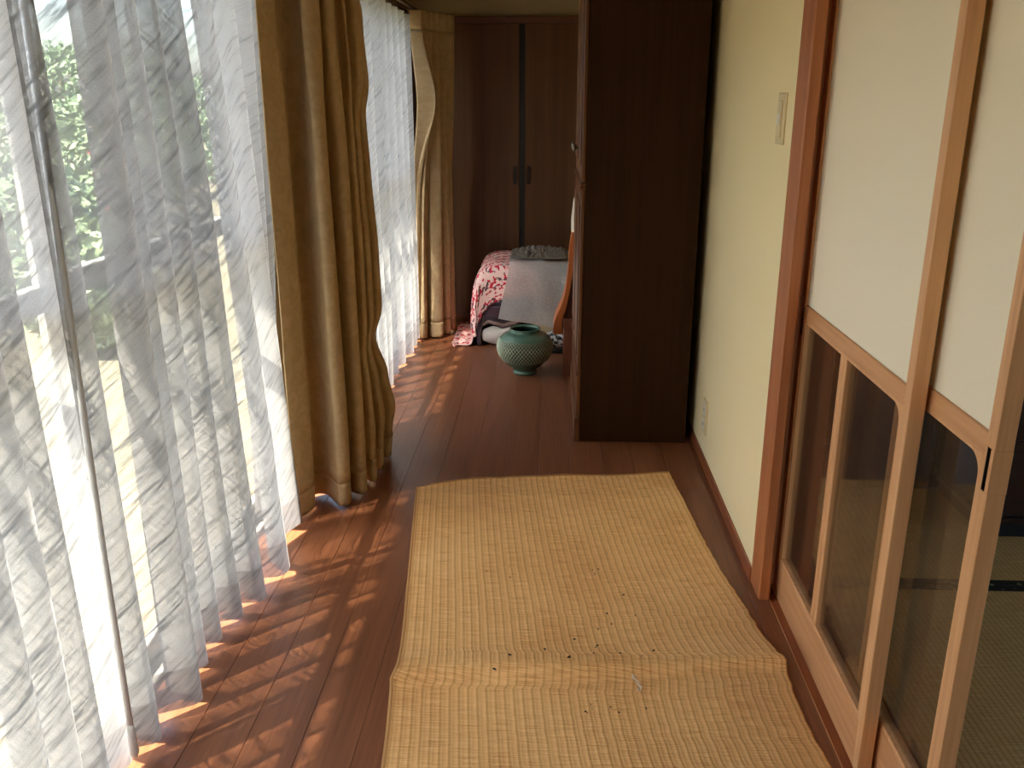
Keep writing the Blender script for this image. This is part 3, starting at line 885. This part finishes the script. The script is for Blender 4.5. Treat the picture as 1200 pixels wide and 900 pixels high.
# rush texture follows the ribs: use uv so the reeds stay square to them
def rush_uv(m):
    n = m.node_tree.nodes; l = m.node_tree.links
    uvn = n.new('ShaderNodeUVMap'); uvn.uv_map = 'UVMap'
    for lk in list(l):
        if lk.from_node.type == 'TEX_COORD':
            ts = lk.to_socket
            l.remove(lk); l.new(uvn.outputs[0], ts)
    return m
rush_uv(M['rush'])
for nd in M['rush'].node_tree.nodes:
    if nd.type == 'MATH' and nd.operation == 'MULTIPLY': nd.inputs[1].default_value = 2 * math.pi / (0.95 / NR)
    if nd.type == 'MATH' and nd.operation == 'COSINE': pass
# stitched pale selvedge on the left and the lifted strip at the far end
M['selvedge'] = plain('pale_selvedge', lin(196, 150, 92), 0.7, bump=0.3, bscale=300)
def selv(u, v):
    p, uv = mat_pt(0.0, v)
    return (p[0] - 0.004 + 0.008 * u, p[1], p[2] + 0.0018 + 0.0008 * math.sin(u * math.pi)), (u, v)
grid('selvedge', selv, 3, 160, M['selvedge'], mt)
def endstrip(u, v):
    p, uv = mat_pt(0.05 + 0.95 * u, 1.0)
    return (p[0], p[1] - 0.002 + 0.012 * v, p[2] + 0.003 * math.sin(v * math.pi) - 0.004 * v + 0.0015), (u, v)
grid('frayed_end', endstrip, 80, 3, M['selvedge'], mt)

# dirt on the mat: pixel-picked spots turned into mat coordinates once, written here as world x, y
def mat_z(x, y):
    xl = lerp_tab(matL, y); xr = lerp_tab(matR, y)
    u = min(1, max(0, (x - xl) / (xr - xl)))
    yf = lerp_tab(matT, u)
    return mat_pt(u, (y - 1.20) / (yf - 1.20))[0][2]
M['dirt'] = plain('black_dirt', lin(28, 22, 18), 0.9)
big = [(-0.125, 1.836, 0.008), (-0.089, 1.89, 0.006), (-0.002, 1.94, 0.004), (0.075, 2.008, 0.004)]
small = [(0.095, 2.494), (0.188, 2.479), (-0.181, 2.355), (-0.114, 2.382), (-0.127, 2.403), (0.137, 2.373), (0.156, 2.378), (0.144, 2.351), (0.221, 2.241), (0.168, 2.142),
         (0.177, 2.09), (0.14, 2.063), (0.037, 1.904), (0.06, 1.891), (0.071, 1.879), (0.128, 1.962), (0.121, 1.919), (0.103, 1.858), (0.239, 1.907), (0.273, 1.94), (0.335, 1.927),
         (0.188, 1.922), (0.11, 1.731), (0.121, 1.759), (0.098, 1.715), (0.153, 1.739), (0.15, 1.72), (0.235, 1.739), (0.171, 1.721), (0.38, 2.689), (0.245, 2.135), (-0.108, 2.322),
         (0.094, 1.721), (0.107, 1.746), (0.057, 1.888), (0.133, 1.971)]
def flake(nm, ln, wd_, loc, rz, seed):
    rr = random.Random(seed)
    pts = []
    for k in range(8):
        t = 2 * math.pi * k / 8
        pts.append((ln * math.cos(t) * rr.uniform(.75, 1.1), wd_ * math.sin(t) * rr.uniform(.75, 1.1)))
    c, s_ = math.cos(rz), math.sin(rz)
    mb = MB(); mb.prism([(loc[0] + a * c - b * s_, loc[1] + a * s_ + b * c) for a, b in pts], 'Z', loc[2], loc[2] + min(0.002, wd_))
    return mb.build(nm, M['dirt'])
blabs = ['largest black dirt flake, lying on the crease of the mat', 'second largest black dirt flake, just beyond the crease of the mat', 'black dirt flake beyond the crease, third from the left in the slanting line', 'short black dirt flake farthest up the slanting line of four on the mat']
for k, (x, y, ln) in enumerate(big):
    props(flake('dirt_flake', ln, 0.0026, (x, y, mat_z(x, y) + 0.0006), [-0.7, -0.25, -0.5, 0.1][k], k), blabs[k], 'dirt', 'black dirt on the rush mat')
for k, (x, y) in enumerate(small):
    ln = R.uniform(0.0016, 0.0040)
    props(flake('dirt_speck', ln, ln * R.uniform(.4, .8), (x, y, mat_z(x, y) + 0.0005), R.uniform(0, 3), 50 + k), 'tiny black dirt speck on the mat, ' + ('near side of the crease' if y < 1.78 else 'in the cluster just beyond the crease' if y < 2.0 and x < 0.2 else 'right of the cluster beyond the crease' if y < 2.0 else 'well beyond the crease, mid length' if y < 2.3 else 'left of centre in the far half' if x < 0 else 'right of centre in the far half'), 'dirt', 'black dirt on the rush mat')


# small white plastic scrap
wsx, wsy = 0.222, 1.828
def scrap(u, v):
    x = wsx + 0.010 * (u - .5) + 0.006 * math.sin(v * 5)
    y = wsy - 0.03 + 0.055 * v
    return (x, y, mat_z(x, y) + 0.003 + 0.004 * math.sin(v * 7 + u * 3) ** 2), (u, v)
so_ = grid('plastic_scrap', scrap, 4, 14, plain('milky_plastic_film', lin(226, 206, 176), 0.25), base=(wsx, wsy, mat_z(wsx, wsy)))
props(so_, 'tiny twisted scrap of milky plastic on the crease of the mat', 'scrap')

# ================================================================ GREEN VASE
vx, vy = -0.128, 4.43
ZV = 0.245
M['celadon'] = plain('green_glaze', lin(78, 112, 94), 0.25, spec=0.6, var=0.10, bscale=14)
M['celadon_pale'] = plain('pale_green_glaze_ridges', lin(196, 208, 178), 0.3, spec=0.5)
prof = [(0.056, 0.0), (0.062, 0.004), (0.062, 0.013), (0.056, 0.018), (0.062, 0.026), (0.080, 0.040), (0.100, 0.057), (0.116, 0.073)]
neck = [(0.121, 0.198), (0.110, 0.209), (0.098, 0.217), (0.084, 0.222), (0.077, 0.225), (0.075, 0.230), (0.078, 0.235), (0.081, 0.238), (0.080, 0.2405),
        (0.075, 0.241), (0.070, 0.236), (0.069, 0.228), (0.092, 0.210), (0.122, 0.180), (0.130, 0.15), (0.125, 0.11), (0.10, 0.07), (0.05, 0.035), (0.0, 0.032)]
va = empty('green_vase', (vx, vy, 0), 'round green glazed ceramic vase with a lattice-carved belly on the floor', 'vase')
MB().lathe([(0.0, 0.003)] + prof, vx, vy, 64).build('foot', M['celadon'], va, smooth=True)
MB().lathe([(0.129, 0.190)] + neck, vx, vy, 64).build('neck', M['celadon'], va, smooth=True)
band = [(0.116, 0.073), (0.131, 0.093), (0.141, 0.115), (0.146, 0.138), (0.144, 0.162), (0.137, 0.180), (0.129, 0.190)]
bc = catmull([(r, z, 0) for r, z in band], 12)
NA = 384; KA = 48; rowsz = len(bc)
V = []; Fc = []; FMI = []; hs = []
for j, q in enumerate(bc):
    tt = j / (rowsz - 1)
    for a in range(NA):
        th = 2 * math.pi * a / NA
        s1 = math.sin(th * KA / 2 + tt * 19.0); s2 = math.sin(th * KA / 2 - tt * 19.0)
        pit = min(abs(s1), abs(s2))
        fade = min(1, tt / 0.05) * min(1, (1 - tt) / 0.05)
        h = -0.007 * min(1, max(0, pit - 0.12) / 0.45) * fade
        r = q.x + h + 0.0015 * fade
        hs.append(pit)
        V.append((vx + r * math.cos(th), vy + r * math.sin(th), q.y))
for j in range(rowsz - 1):
    for a in range(NA):
        b = (a + 1) % NA
        Fc.append((j * NA + a, j * NA + b, (j + 1) * NA + b, (j + 1) * NA + a))
        pm = (hs[j * NA + a] + hs[j * NA + b] + hs[(j + 1) * NA + b] + hs[(j + 1) * NA + a]) / 4
        FMI.append(0 if pm < 0.30 else 1)
vb = mesh_obj('carved_band', V, Fc, None, va, True, mats=[M['celadon_pale'], plain('green_glaze_recess_shade', lin(44, 72, 56), 0.4)], fmat=FMI)  # pit faces get a darker green: recess shade put into the colour

# ================================================================ PILE OF BEDDING at the far end
M['chestbox'] = plain('brown_cardboard', lin(92, 64, 42), 0.85, var=0.1, bscale=10)
stb = empty('storage_box', (-0.14, 5.24, 0), 'low dark box under the pile of bedding, near the closet', 'box')
MB().box(-0.36, 0.10, 5.06, 5.48, 0.0, 0.34, 0.004).build('body', M['black'], stb)
MB().box(-0.365, 0.105, 5.055, 5.485, 0.341, 0.375, 0.004).build('lid', M['black'], stb)
# beige box seen under the film
bb = empty('beige_box', (-0.05, 5.0, 0), 'small beige box standing behind the green vase', 'box')
MB().box(-0.095, 0.02, 4.945, 5.03, 0.0, 0.185, 0.003).build('body', plain('beige_board', lin(196, 176, 140), 0.8), bb)
MB().box(-0.097, 0.022, 4.943, 5.032, 0.186, 0.20, 0.003).build('lid', plain('beige_board_lid', lin(206, 188, 152), 0.8), bb)

def printmat(name):
    """white-pink cotton with rows of red and grey-green figures"""
    m, n, l, p = newmat(name)
    uv = n.new('ShaderNodeUVMap'); uv.uv_map = 'UVMap'
    v1 = n.new('ShaderNodeTexVoronoi'); v1.inputs['Scale'].default_value = 42
    l.new(uv.outputs[0], v1.inputs['Vector'])
    n1 = n.new('ShaderNodeTexNoise'); n1.inputs['Scale'].default_value = 48; n1.inputs['Detail'].default_value = 2
    l.new(uv.outputs[0], n1.inputs['Vector'])
    # rows
    sp = n.new('ShaderNodeSeparateXYZ'); l.new(uv.outputs[0], sp.inputs[0])
    mu = n.new('ShaderNodeMath'); mu.operation = 'MULTIPLY'; mu.inputs[1].default_value = 2 * math.pi / 0.10; l.new(sp.outputs[1], mu.inputs[0])
    si = n.new('ShaderNodeMath'); si.operation = 'SINE'; l.new(mu.outputs[0], si.inputs[0])
    ad = n.new('ShaderNodeMath'); ad.operation = 'MULTIPLY_ADD'; ad.inputs[1].default_value = 0.075; l.new(si.outputs[0], ad.inputs[0])
    l.new(n1.outputs[0], ad.inputs[2])
    th = n.new('ShaderNodeMath'); th.operation = 'GREATER_THAN'; th.inputs[1].default_value = 0.545; l.new(ad.outputs[0], th.inputs[0])
    sc = n.new('ShaderNodeSeparateColor'); l.new(v1.outputs['Color'], sc.inputs[0])
    pick = n.new('ShaderNodeMath'); pick.operation = 'GREATER_THAN'; pick.inputs[1].default_value = 0.68; l.new(sc.outputs[0], pick.inputs[0])
    c1 = n.new('ShaderNodeMix'); c1.data_type = 'RGBA'
    c1.inputs[6].default_value = lin(206, 34, 62); c1.inputs[7].default_value = lin(96, 66, 74)
    l.new(pick.outputs[0], c1.inputs[0])
    c2 = n.new('ShaderNodeMix'); c2.data_type = 'RGBA'
    c2.inputs[6].default_value = lin(246, 208, 200)
    l.new(th.outputs[0], c2.inputs[0]); l.new(c1.outputs[2], c2.inputs[7])
    l.new(c2.outputs[2], p.inputs['Base Color'])
    p.inputs['Roughness'].default_value = 0.85
    return m
M['print'] = printmat('red_figured_cotton')

# red and white patterned cover: arch profile swept in Y, then falling over the front
prq = catmull([(-0.08, 0.462, 0), (-0.16, 0.470, 0), (-0.25, 0.472, 0), (-0.34, 0.462, 0), (-0.405, 0.425, 0), (-0.440, 0.350, 0), (-0.455, 0.25, 0), (-0.462, 0.14, 0), (-0.458, 0.05, 0), (-0.475, 0.012, 0), (-0.53, 0.006, 0), (-0.575, 0.006, 0)], 7)
NQ = len(prq) - 1
LQ = path_len(prq)
def quilt(u, v):
    i = min(NQ, int(round(u * NQ)))
    X, Z = prq[i].x, prq[i].y
    YF = 4.945
    if v < 0.5:
        y = 5.50 - (5.50 - YF - 0.05) * v / 0.5
        return (X + 0.006 * noise.noise(Vector((X * 9, y * 9, 0))), y, max(0.008, Z + 0.010 * noise.noise(Vector((X * 7, y * 7, 3))) * (1 if Z > .05 else 0.2))), (LQ[i], 5.5 - y)
    t = (v - 0.5) / 0.5
    # lower edge of the front flap, rising from the floor to the right
    ze = interp([(-0.50, 0.004), (-0.445, 0.01), (-0.42, 0.14), (-0.38, 0.215), (-0.32, 0.262), (-0.24, 0.290), (-0.08, 0.31)], X)
    if Z < 0.06:
        y = YF + 0.05 - 0.06 * t
        return (X + 0.02 * t * math.sin(X * 40), y, Z + 0.006 * math.sin(X * 55 + t * 5) * t + 0.001), (LQ[i], 5.5 - y)
    if X < -0.43:                       # side: turns the corner a little
        k = t
        return (X + 0.030 * k * k, YF + 0.05 - 0.055 * k, max(0.006, Z - 0.01 * k)), (LQ[i], 0.6 + 0.06 * t)
    k = min(1, t * 2.2)
    y = YF + 0.05 - 0.05 * math.sin(k * math.pi / 2) - 0.012 * t
    z = Z - (1 - math.cos(k * math.pi / 2)) * 0.03 - (Z - 0.03 - ze) * max(0, (t - 0.15) / 0.85)
    return (X - 0.004 + 0.01 * t, y + 0.005 * math.sin(X * 30) * t, z), (LQ[i], 0.6 + 0.25 * t)
qo = grid('patterned_cover', quilt, NQ, 40, M['print'], base=(-0.3, 5.2, 0))
qo.modifiers.new('thickness', 'SOLIDIFY').thickness = 0.006
props(qo, 'white cotton cover printed with red figures, draped over the pile and trailing on the floor', 'bedding')

# dark plum blanket with thin stripes underneath
def plaid(name):
    m, n, l, p = newmat(name)
    uv = n.new('ShaderNodeUVMap'); uv.uv_map = 'UVMap'
    sp = n.new('ShaderNodeSeparateXYZ'); l.new(uv.outputs[0], sp.inputs[0])
    rr = n.new('ShaderNodeValToRGB'); l.new(sp.outputs[1], rr.inputs[0])
    cr = rr.color_ramp; cr.interpolation = 'CONSTANT'
    stops = [(0.0, lin(34, 70, 66)), (0.16, lin(52, 40, 60)), (0.30, lin(84, 78, 110)), (0.325, lin(44, 32, 48)), (0.42, lin(120, 104, 124)), (0.44, lin(70, 44, 58)), (0.74, lin(50, 34, 44)), (0.86, lin(150, 128, 118)), (0.95, lin(60, 40, 50))]
    cr.elements[0].position = 0; cr.elements[0].color = stops[0][1]
    cr.elements[1].position = stops[1][0]; cr.elements[1].color = stops[1][1]
    for ps, c in stops[2:]:
        e = cr.elements.new(ps); e.color = c
    l.new(rr.outputs[0], p.inputs['Base Color'])
    p.inputs['Roughness'].default_value = 0.6
    return m
pb = catmull([(-0.11, 0.33, 0), (-0.17, 0.33, 0), (-0.27, 0.325, 0), (-0.34, 0.31, 0), (-0.385, 0.27, 0), (-0.412, 0.20, 0), (-0.425, 0.12, 0), (-0.430, 0.05, 0), (-0.425, 0.008, 0)], 6)
NP = len(pb) - 1; LP = path_len(pb)
def blanket(u, v):
    i = min(NP, int(round(u * NP)))
    X, Z = pb[i].x, pb[i].y
    ze = interp([(-0.44, 0.0), (-0.415, 0.02), (-0.385, 0.115), (-0.355, 0.132), (-0.31, 0.12), (-0.27, 0.105), (-0.22, 0.12), (-0.15, 0.15), (-0.02, 0.16)], X)
    if v < 0.3:
        y = 5.04 - 0.07 * v / 0.3
        return (X, y, Z), (LP[i], 0.02)
    t = (v - 0.3) / 0.7
    y = 4.97 - 0.022 * math.sin(min(1, t * 2) * math.pi / 2) + 0.006 * math.sin(X * 45) * t
    z = Z - max(0, Z - ze) * t
    if X < -0.405: z = Z * (1 - 0.1 * t); return (X + 0.03 * t, y, max(0.005, z)), (LP[i], 0.1 + 0.8 * t)
    return (X, y, max(0.005, z)), (LP[i], t)
bo = grid('plum_blanket', blanket, NP, 30, plaid('striped_plum_wool'), base=(-0.3, 5.0, 0))
bo.modifiers.new('thickness', 'SOLIDIFY').thickness = 0.006
props(bo, 'dark plum blanket with thin stripes showing below the patterned cover', 'blanket')

# white bolster on the floor
def bolster(u, v):
    th = 2 * math.pi * u
    x = -0.40 + 0.30 * v
    e = math.sin(math.pi * min(1, max(0, v))) ** 0.28
    r = 0.060 * e + 0.001
    return (x, 4.945 + 0.03 + r * math.cos(th) * 0.62, 0.060 + r * math.sin(th) * 0.97 + 0.002 * math.sin(th * 3 + v * 9)), (u, v)
wo = grid('white_pillow', bolster, 28, 26, plain('white_cotton', lin(214, 208, 200), 0.9, bump=0.4, bscale=25), base=(-0.25, 4.98, 0))
props(wo, 'white pillow roll lying on the floor under the plum blanket, left of the vase', 'pillow')

# frosted packing sheet
m, n, l, p = newmat('frosted_packing_film')
n.remove(p)
o_ = n['Material Output']
df = n.new('ShaderNodeBsdfDiffuse'); df.inputs[0].default_value = lin(214, 214, 212)
tl = n.new('ShaderNodeBsdfTranslucent'); tl.inputs[0].default_value = lin(214, 214, 212)
gl = n.new('ShaderNodeBsdfGlossy'); gl.inputs['Roughness'].default_value = 0.35
tr = n.new('ShaderNodeBsdfTransparent')
a_ = n.new('ShaderNodeMixShader'); a_.inputs[0].default_value = 0.25; l.new(df.outputs[0], a_.inputs[1]); l.new(tl.outputs[0], a_.inputs[2])
b_ = n.new('ShaderNodeMixShader'); b_.inputs[0].default_value = 0.06; l.new(a_.outputs[0], b_.inputs[1]); l.new(gl.outputs[0], b_.inputs[2])
uvn = n.new('ShaderNodeUVMap'); vo = n.new('ShaderNodeTexVoronoi'); vo.inputs['Scale'].default_value = 90
l.new(uvn.outputs[0], vo.inputs['Vector'])
mr = n.new('ShaderNodeMapRange'); mr.inputs[1].default_value = 0.1; mr.inputs[2].default_value = 0.5; mr.inputs[3].default_value = 0.88; mr.inputs[4].default_value = 0.70
l.new(vo.outputs['Distance'], mr.inputs[0])
c_ = n.new('ShaderNodeMixShader'); l.new(mr.outputs[0], c_.inputs[0]); l.new(tr.outputs[0], c_.inputs[1]); l.new(b_.outputs[0], c_.inputs[2])
l.new(c_.outputs[0], o_.inputs[0])
bp = n.new('ShaderNodeBump'); bp.inputs['Strength'].default_value = 0.5; bp.inputs['Distance'].default_value = 0.003
l.new(vo.outputs['Distance'], bp.inputs['Height']); l.new(bp.outputs[0], df.inputs['Normal']); l.new(bp.outputs[0], gl.inputs['Normal'])
M['film'] = m
def film(u, v):
    # u left->right, v back-top -> front-bottom
    YF = 4.905
    zb = 0.178 + (0.128 - 0.178) * u
    xl = -0.235 - 0.06 * max(0, v - 0.5) * 2 ; xr = 0.105
    x = xl + (xr - xl) * u
    if v < 0.4:
        y = 5.42 - (5.42 - YF - 0.05) * v / 0.4
        z = 0.492 - 0.008 * u
    else:
        t = (v - 0.4) / 0.6
        y = YF + 0.05 - 0.05 * math.sin(min(1, t * 2.2) * math.pi / 2) - 0.03 * t
        z = (0.492 - 0.008 * u) - 0.02 * min(1, t * 2) - (0.47 - zb) * t ** 1.15
    z += 0.006 * noise.noise(Vector((x * 12, y * 12 + v * 6, 1)))
    y += 0.010 * noise.noise(Vector((x * 9, v * 6, 4)))
    return (x, y, z), (x, v * 0.8)
fo = grid('packing_film', film, 34, 40, M['film'], base=(-0.07, 5.1, 0))
props(fo, 'frosted translucent packing sheet draped over the right side of the pile', 'plastic sheet')

# crumpled dark film and shreds on top
R.seed(21)
V = []; Fc = []
cx0, cy0 = -0.065, 5.16
m_c = plain('crumpled_grey_film', lin(112, 106, 98), 0.3, spec=0.6)
def crumple(u, v):
    x = -0.235 + 0.33 * u; y = 5.02 + 0.34 * v
    e = math.sin(math.pi * u) ** 0.4 * math.sin(math.pi * v) ** 0.4
    z = 0.500 + e * (0.012 + 0.045 * abs(noise.noise(Vector((x * 26, y * 26, 2)))) + 0.022 * abs(noise.noise(Vector((x * 60, y * 60, 7)))))
    return (x, y, z), (u, v)
co = grid('crumpled_film', crumple, 50, 40, m_c, base=(-0.07, 5.2, 0.49), smooth=False)
props(co, 'heap of crumpled dark grey film with pale glints on top of the packing sheet', 'plastic sheet')

# black bag with white floral print on the floor right of the vase
m, n, l, p = newmat('black_white_floral_print')
tc = n.new('ShaderNodeTexCoord'); vo = n.new('ShaderNodeTexVoronoi'); vo.inputs['Scale'].default_value = 48
no = n.new('ShaderNodeTexNoise'); no.inputs['Scale'].default_value = 70; no.inputs['Detail'].default_value = 2
l.new(tc.outputs['Object'], vo.inputs['Vector']); l.new(tc.outputs['Object'], no.inputs['Vector'])
ad = n.new('ShaderNodeMath'); ad.operation = 'ADD'; l.new(vo.outputs['Distance'], ad.inputs[0]); l.new(no.outputs[0], ad.inputs[1])
rr = n.new('ShaderNodeValToRGB'); rr.color_ramp.elements[0].position = 0.98; rr.color_ramp.elements[0].color = lin(14, 14, 16)
rr.color_ramp.elements[1].position = 1.03; rr.color_ramp.elements[1].color = lin(205, 208, 206)
l.new(ad.outputs[0], rr.inputs[0]); l.new(rr.outputs[0], p.inputs['Base Color'])
fb = empty('floral_bag', (0.05, 4.86, 0), 'small black bag with white floral print on the floor right of the vase', 'bag')
def bag(u, v):
    th = 2 * math.pi * u
    e = math.sin(math.pi * (0.04 + 0.92 * v)) ** 0.45
    x = 0.045 + 0.075 * e * (abs(math.cos(th)) ** 0.7) * (1 if math.cos(th) > 0 else -1)
    y = 4.86 + 0.055 * e * (abs(math.sin(th)) ** 0.7) * (1 if math.sin(th) > 0 else -1)
    return (x, y, 0.028 + 0.090 * v + 0.006 * noise.noise(Vector((x * 20, y * 20, v * 3)))), (u, v)
grid('body', bag, 32, 14, m, fb)
MB().box(-0.035, 0.125, 4.80, 4.92, 0.0, 0.030, 0.006).build('base', M['black'], fb)

# small wooden box at the wardrobe's far corner
sbx = empty('brown_box', (0.19, 4.45, 0), 'upright plain reddish-brown box on the floor just past the wardrobe', 'box')
M['redbox'] = wood('red_brown_board', lin(92, 48, 28), lin(118, 64, 38), 'Z', 0.5, 40, 0.05, 0.08)
MB().box(0.070, 0.30, 4.37, 4.56, 0.0, 0.250, 0.002).build('body', M['redbox'], sbx)
MB().box(0.068, 0.302, 4.368, 4.562, 0.251, 0.262, 0.002).build('lid', M['redbox'], sbx)

# curved wooden piece with a pale upper end
cw = empty('curved_wooden_panel', (0.12, 4.71, 0), 'curved orange-brown wooden panel with a pale cloth over its upper end, beside the wardrobe', 'furniture')
left = [(0.020, 0.16), (0.018, 0.195), (0.032, 0.255), (0.054, 0.305), (0.072, 0.36), (0.086, 0.44), (0.093, 0.52), (0.097, 0.60), (0.104, 0.665), (0.112, 0.70)]
lc = catmull([(a, b, 0) for a, b in left], 5)
right = [(p.x + 0.085 + 0.0 * p.y, p.y) for p in lc]
M['orange'] = wood('orange_lacquered_wood', lin(166, 84, 38), lin(196, 112, 60), 'Z', 0.35, 30, 0.1, 0.05)
M['redinner'] = plain('red_brown_wood_shaded', lin(86, 38, 26), 0.45)  # face turned from the windows, its shade painted in as darker brown
thk = lambda z: interp([(0.16, 0.050), (0.26, 0.036), (0.36, 0.024), (0.70, 0.026)], z)
rim = MB(); inner = MB()
rim.prism([(p.x, p.y) for p in lc] + [(p.x + thk(p.y), p.y) for p in reversed(lc)], 'Y', 4.62, 4.80)
rim.build('curved_rim', M['orange'], cw)
inner.prism([(p.x + thk(p.y) + 0.0005, p.y) for p in lc] + [(0.22, lc[-1].y), (0.22, 0.16)], 'Y', 4.635, 4.79)
inner.build('inner_panel', M['redinner'], cw)
for yy in (4.65, 4.77):
    MB().tube([(0.115, yy, 0.0), (0.115, yy, 0.16)], [0.010, 0.014], 8).build('leg', M['orange'], cw)
    MB().tube([(0.20, yy, 0.0), (0.20, yy, 0.16)], [0.010, 0.014], 8).build('leg', M['orange'], cw)
def pale(u, v):
    z = 0.705 + 0.27 * v
    th = -math.pi + math.pi * u
    xl = interp([(0.66, 0.099), (0.75, 0.101), (0.85, 0.107), (0.92, 0.117), (0.98, 0.145)], z)
    return (xl + 0.045 * (1 + math.cos(math.pi * (1 - u))) * 1.0, 4.71 - 0.085 * math.cos(math.pi * (u * 1.0 - 0.5)) * 0 + (u - 0.5) * 0.17, z), (u, v)
def palefn(u, v):
    z = 0.702 + 0.27 * v
    xl = interp([(0.66, 0.106), (0.75, 0.104), (0.85, 0.110), (0.92, 0.120), (0.98, 0.150)], z)
    th = math.pi * 2 * u
    return (xl + 0.05 - 0.05 * math.cos(th) * (1 - 0.5 * v ** 4), 4.71 - 0.09 * math.sin(th), z), (u, v)
po = grid('pale_cloth', palefn, 28, 16, plain('pale_grey_cloth', lin(206, 194, 172), 0.9, bump=0.2, bscale=20), cw)
props(po, 'pale greyish cloth over the upper end')

# ================================================================ GARDEN outside the windows
M['ground'] = plain('pale_garden_soil', lin(112, 106, 86), 0.95, var=0.18, bscale=1.6)
M['concrete'] = plain('concrete_step', lin(128, 121, 100), 0.9, var=0.08, bscale=8)
struct(box('ground', M['ground'], -30, 30, -20, 60, -0.7, -0.5))
st_ = box('concrete_terrace', M['concrete'], -1.95, -1.12, -1.5, 5.6, -0.5, -0.32, 0.01)
st_['kind'] = 'structure'
M['leaf1'] = plain('mid_green_leaves', lin(118, 136, 98), 0.6, var=0.4, bscale=5)
M['leaf2'] = plain('dark_green_leaves', lin(100, 122, 86), 0.6, var=0.4, bscale=5)
M['bark'] = plain('grey_bark', lin(96, 82, 66), 0.9, bump=0.5, bscale=30)
M['petal'] = plain('pink_petals', lin(226, 92, 100), 0.6)
def leafball(name, c, r, n_, mat, parent, size, seed, flat=1.0):
    rr = random.Random(seed); V = []; Fc = []
    for k in range(n_):
        while True:
            d = Vector((rr.uniform(-1, 1), rr.uniform(-1, 1), rr.uniform(-1, 1)))
            if 0.2 < d.length <= 1: break
        d = d.normalized() * d.length ** 0.4
        q = Vector(c) + Vector((d.x * r[0], d.y * r[1], d.z * r[2])) * (1 + 0.25 * noise.noise(d * 2.2 + Vector((seed, 0, 0))))
        nrm = Vector((rr.gauss(0, 1), rr.gauss(0, 1), rr.gauss(0.4, 1))).normalized()
        u = nrm.orthogonal().normalized(); w_ = nrm.cross(u)
        a = rr.uniform(0, 6.28); uu = u * math.cos(a) + w_ * math.sin(a); ww = nrm.cross(uu)
        s = size * rr.uniform(0.6, 1.3)
        i = len(V)
        V += [tuple(q - uu * s), tuple(q + ww * s * 0.45), tuple(q + uu * s), tuple(q - ww * s * 0.45)]
        Fc.append((i, i + 1, i + 2, i + 3))
    o = mesh_obj(name, V, Fc, mat, parent)
    o['kind'] = 'stuff'
    return o
def shrub(x, y, r, h, mat, lab, seed, flowers=False):
    e = empty('garden_shrub', (x, y, -0.5), lab, 'shrub', 'shrubs along the garden')
    leafball('foliage', (x, y, -0.5 + h * 0.55), (r, r, h * 0.55), 2600, mat, e, 0.075, seed)
    MB().tube([(x, y, -0.5), (x + 0.03, y, -0.5 + h * 0.5)], [0.04, 0.02], 7).build('stem', M['bark'], e)
    if flowers:
        leafball('blossom', (x, y, -0.5 + h * 0.6), (r * 1.03, r * 1.03, h * 0.55), 260, M['petal'], e, 0.06, seed + 1)
def tree(x, y, h, cr_, mat, lab, seed):
    e = empty('garden_tree', (x, y, -0.5), lab, 'tree', 'trees in the garden')
    MB().tube([(x, y, -0.5), (x + 0.05, y + 0.03, -0.5 + h * 0.35), (x, y + 0.1, -0.5 + h * 0.75)], [0.13, 0.09, 0.04], 8).build('trunk', M['bark'], e)
    leafball('crown', (x, y, -0.5 + h * 0.68), (cr_, cr_, h * 0.34), 5200, mat, e, 0.12, seed)
G = [(-3.6, 6.6, .5, .9, 'leaf1'), (-5.2, 8.6, .7, 1.2, 'leaf2'), (-6.4, 11.2, .9, 1.6, 'leaf1'), (-7.2, 14.0, 1.0, 1.8, 'leaf2'), (-7.8, 17.5, 1.2, 1.9, 'leaf1'),
     (-8.4, 22, 1.4, 2.2, 'leaf2'), (-8.8, 27, 1.6, 2.4, 'leaf1'), (-9, 33, 1.8, 2.6, 'leaf2'), (-6.6, 6.2, .7, 1.3, 'leaf2'), (-6.5, 2.6, .9, 1.5, 'leaf1')]
GL = ['small round mid green shrub nearest the terrace', 'dark green shrub behind the small round one', 'mid green shrub seen through the left sheer', 'tall dark green shrub left of the sky gap',
      'bushy mid green shrub farther along the garden', 'wide dark green shrub beyond the middle', 'wide pale green shrub toward the far garden', 'largest dark shrub at the far end of the garden',
      'dark green shrub opposite the near window', 'mid green shrub with the garden soil before it, nearest the house corner']
for k, (x, y, r, h, mm) in enumerate(G): shrub(x, y, r, h, M[mm], GL[k], 11 + k)
shrub(-5.0, 10.3, .3, 1.45, M['leaf2'], 'small shrub in pink bloom seen at the far left edge', 77, True)
tree(-12.5, 18.6, 2.7, 1.9, M['leaf1'], 'mid green garden tree under the patch of sky', 31)
tree(-13, 24, 3.2, 2.8, M['leaf2'], 'large dark green tree far across the garden', 32)
tree(-11, 10.5, 3.2, 2.4, M['leaf2'], 'dark green tree at the left side of the garden', 33)
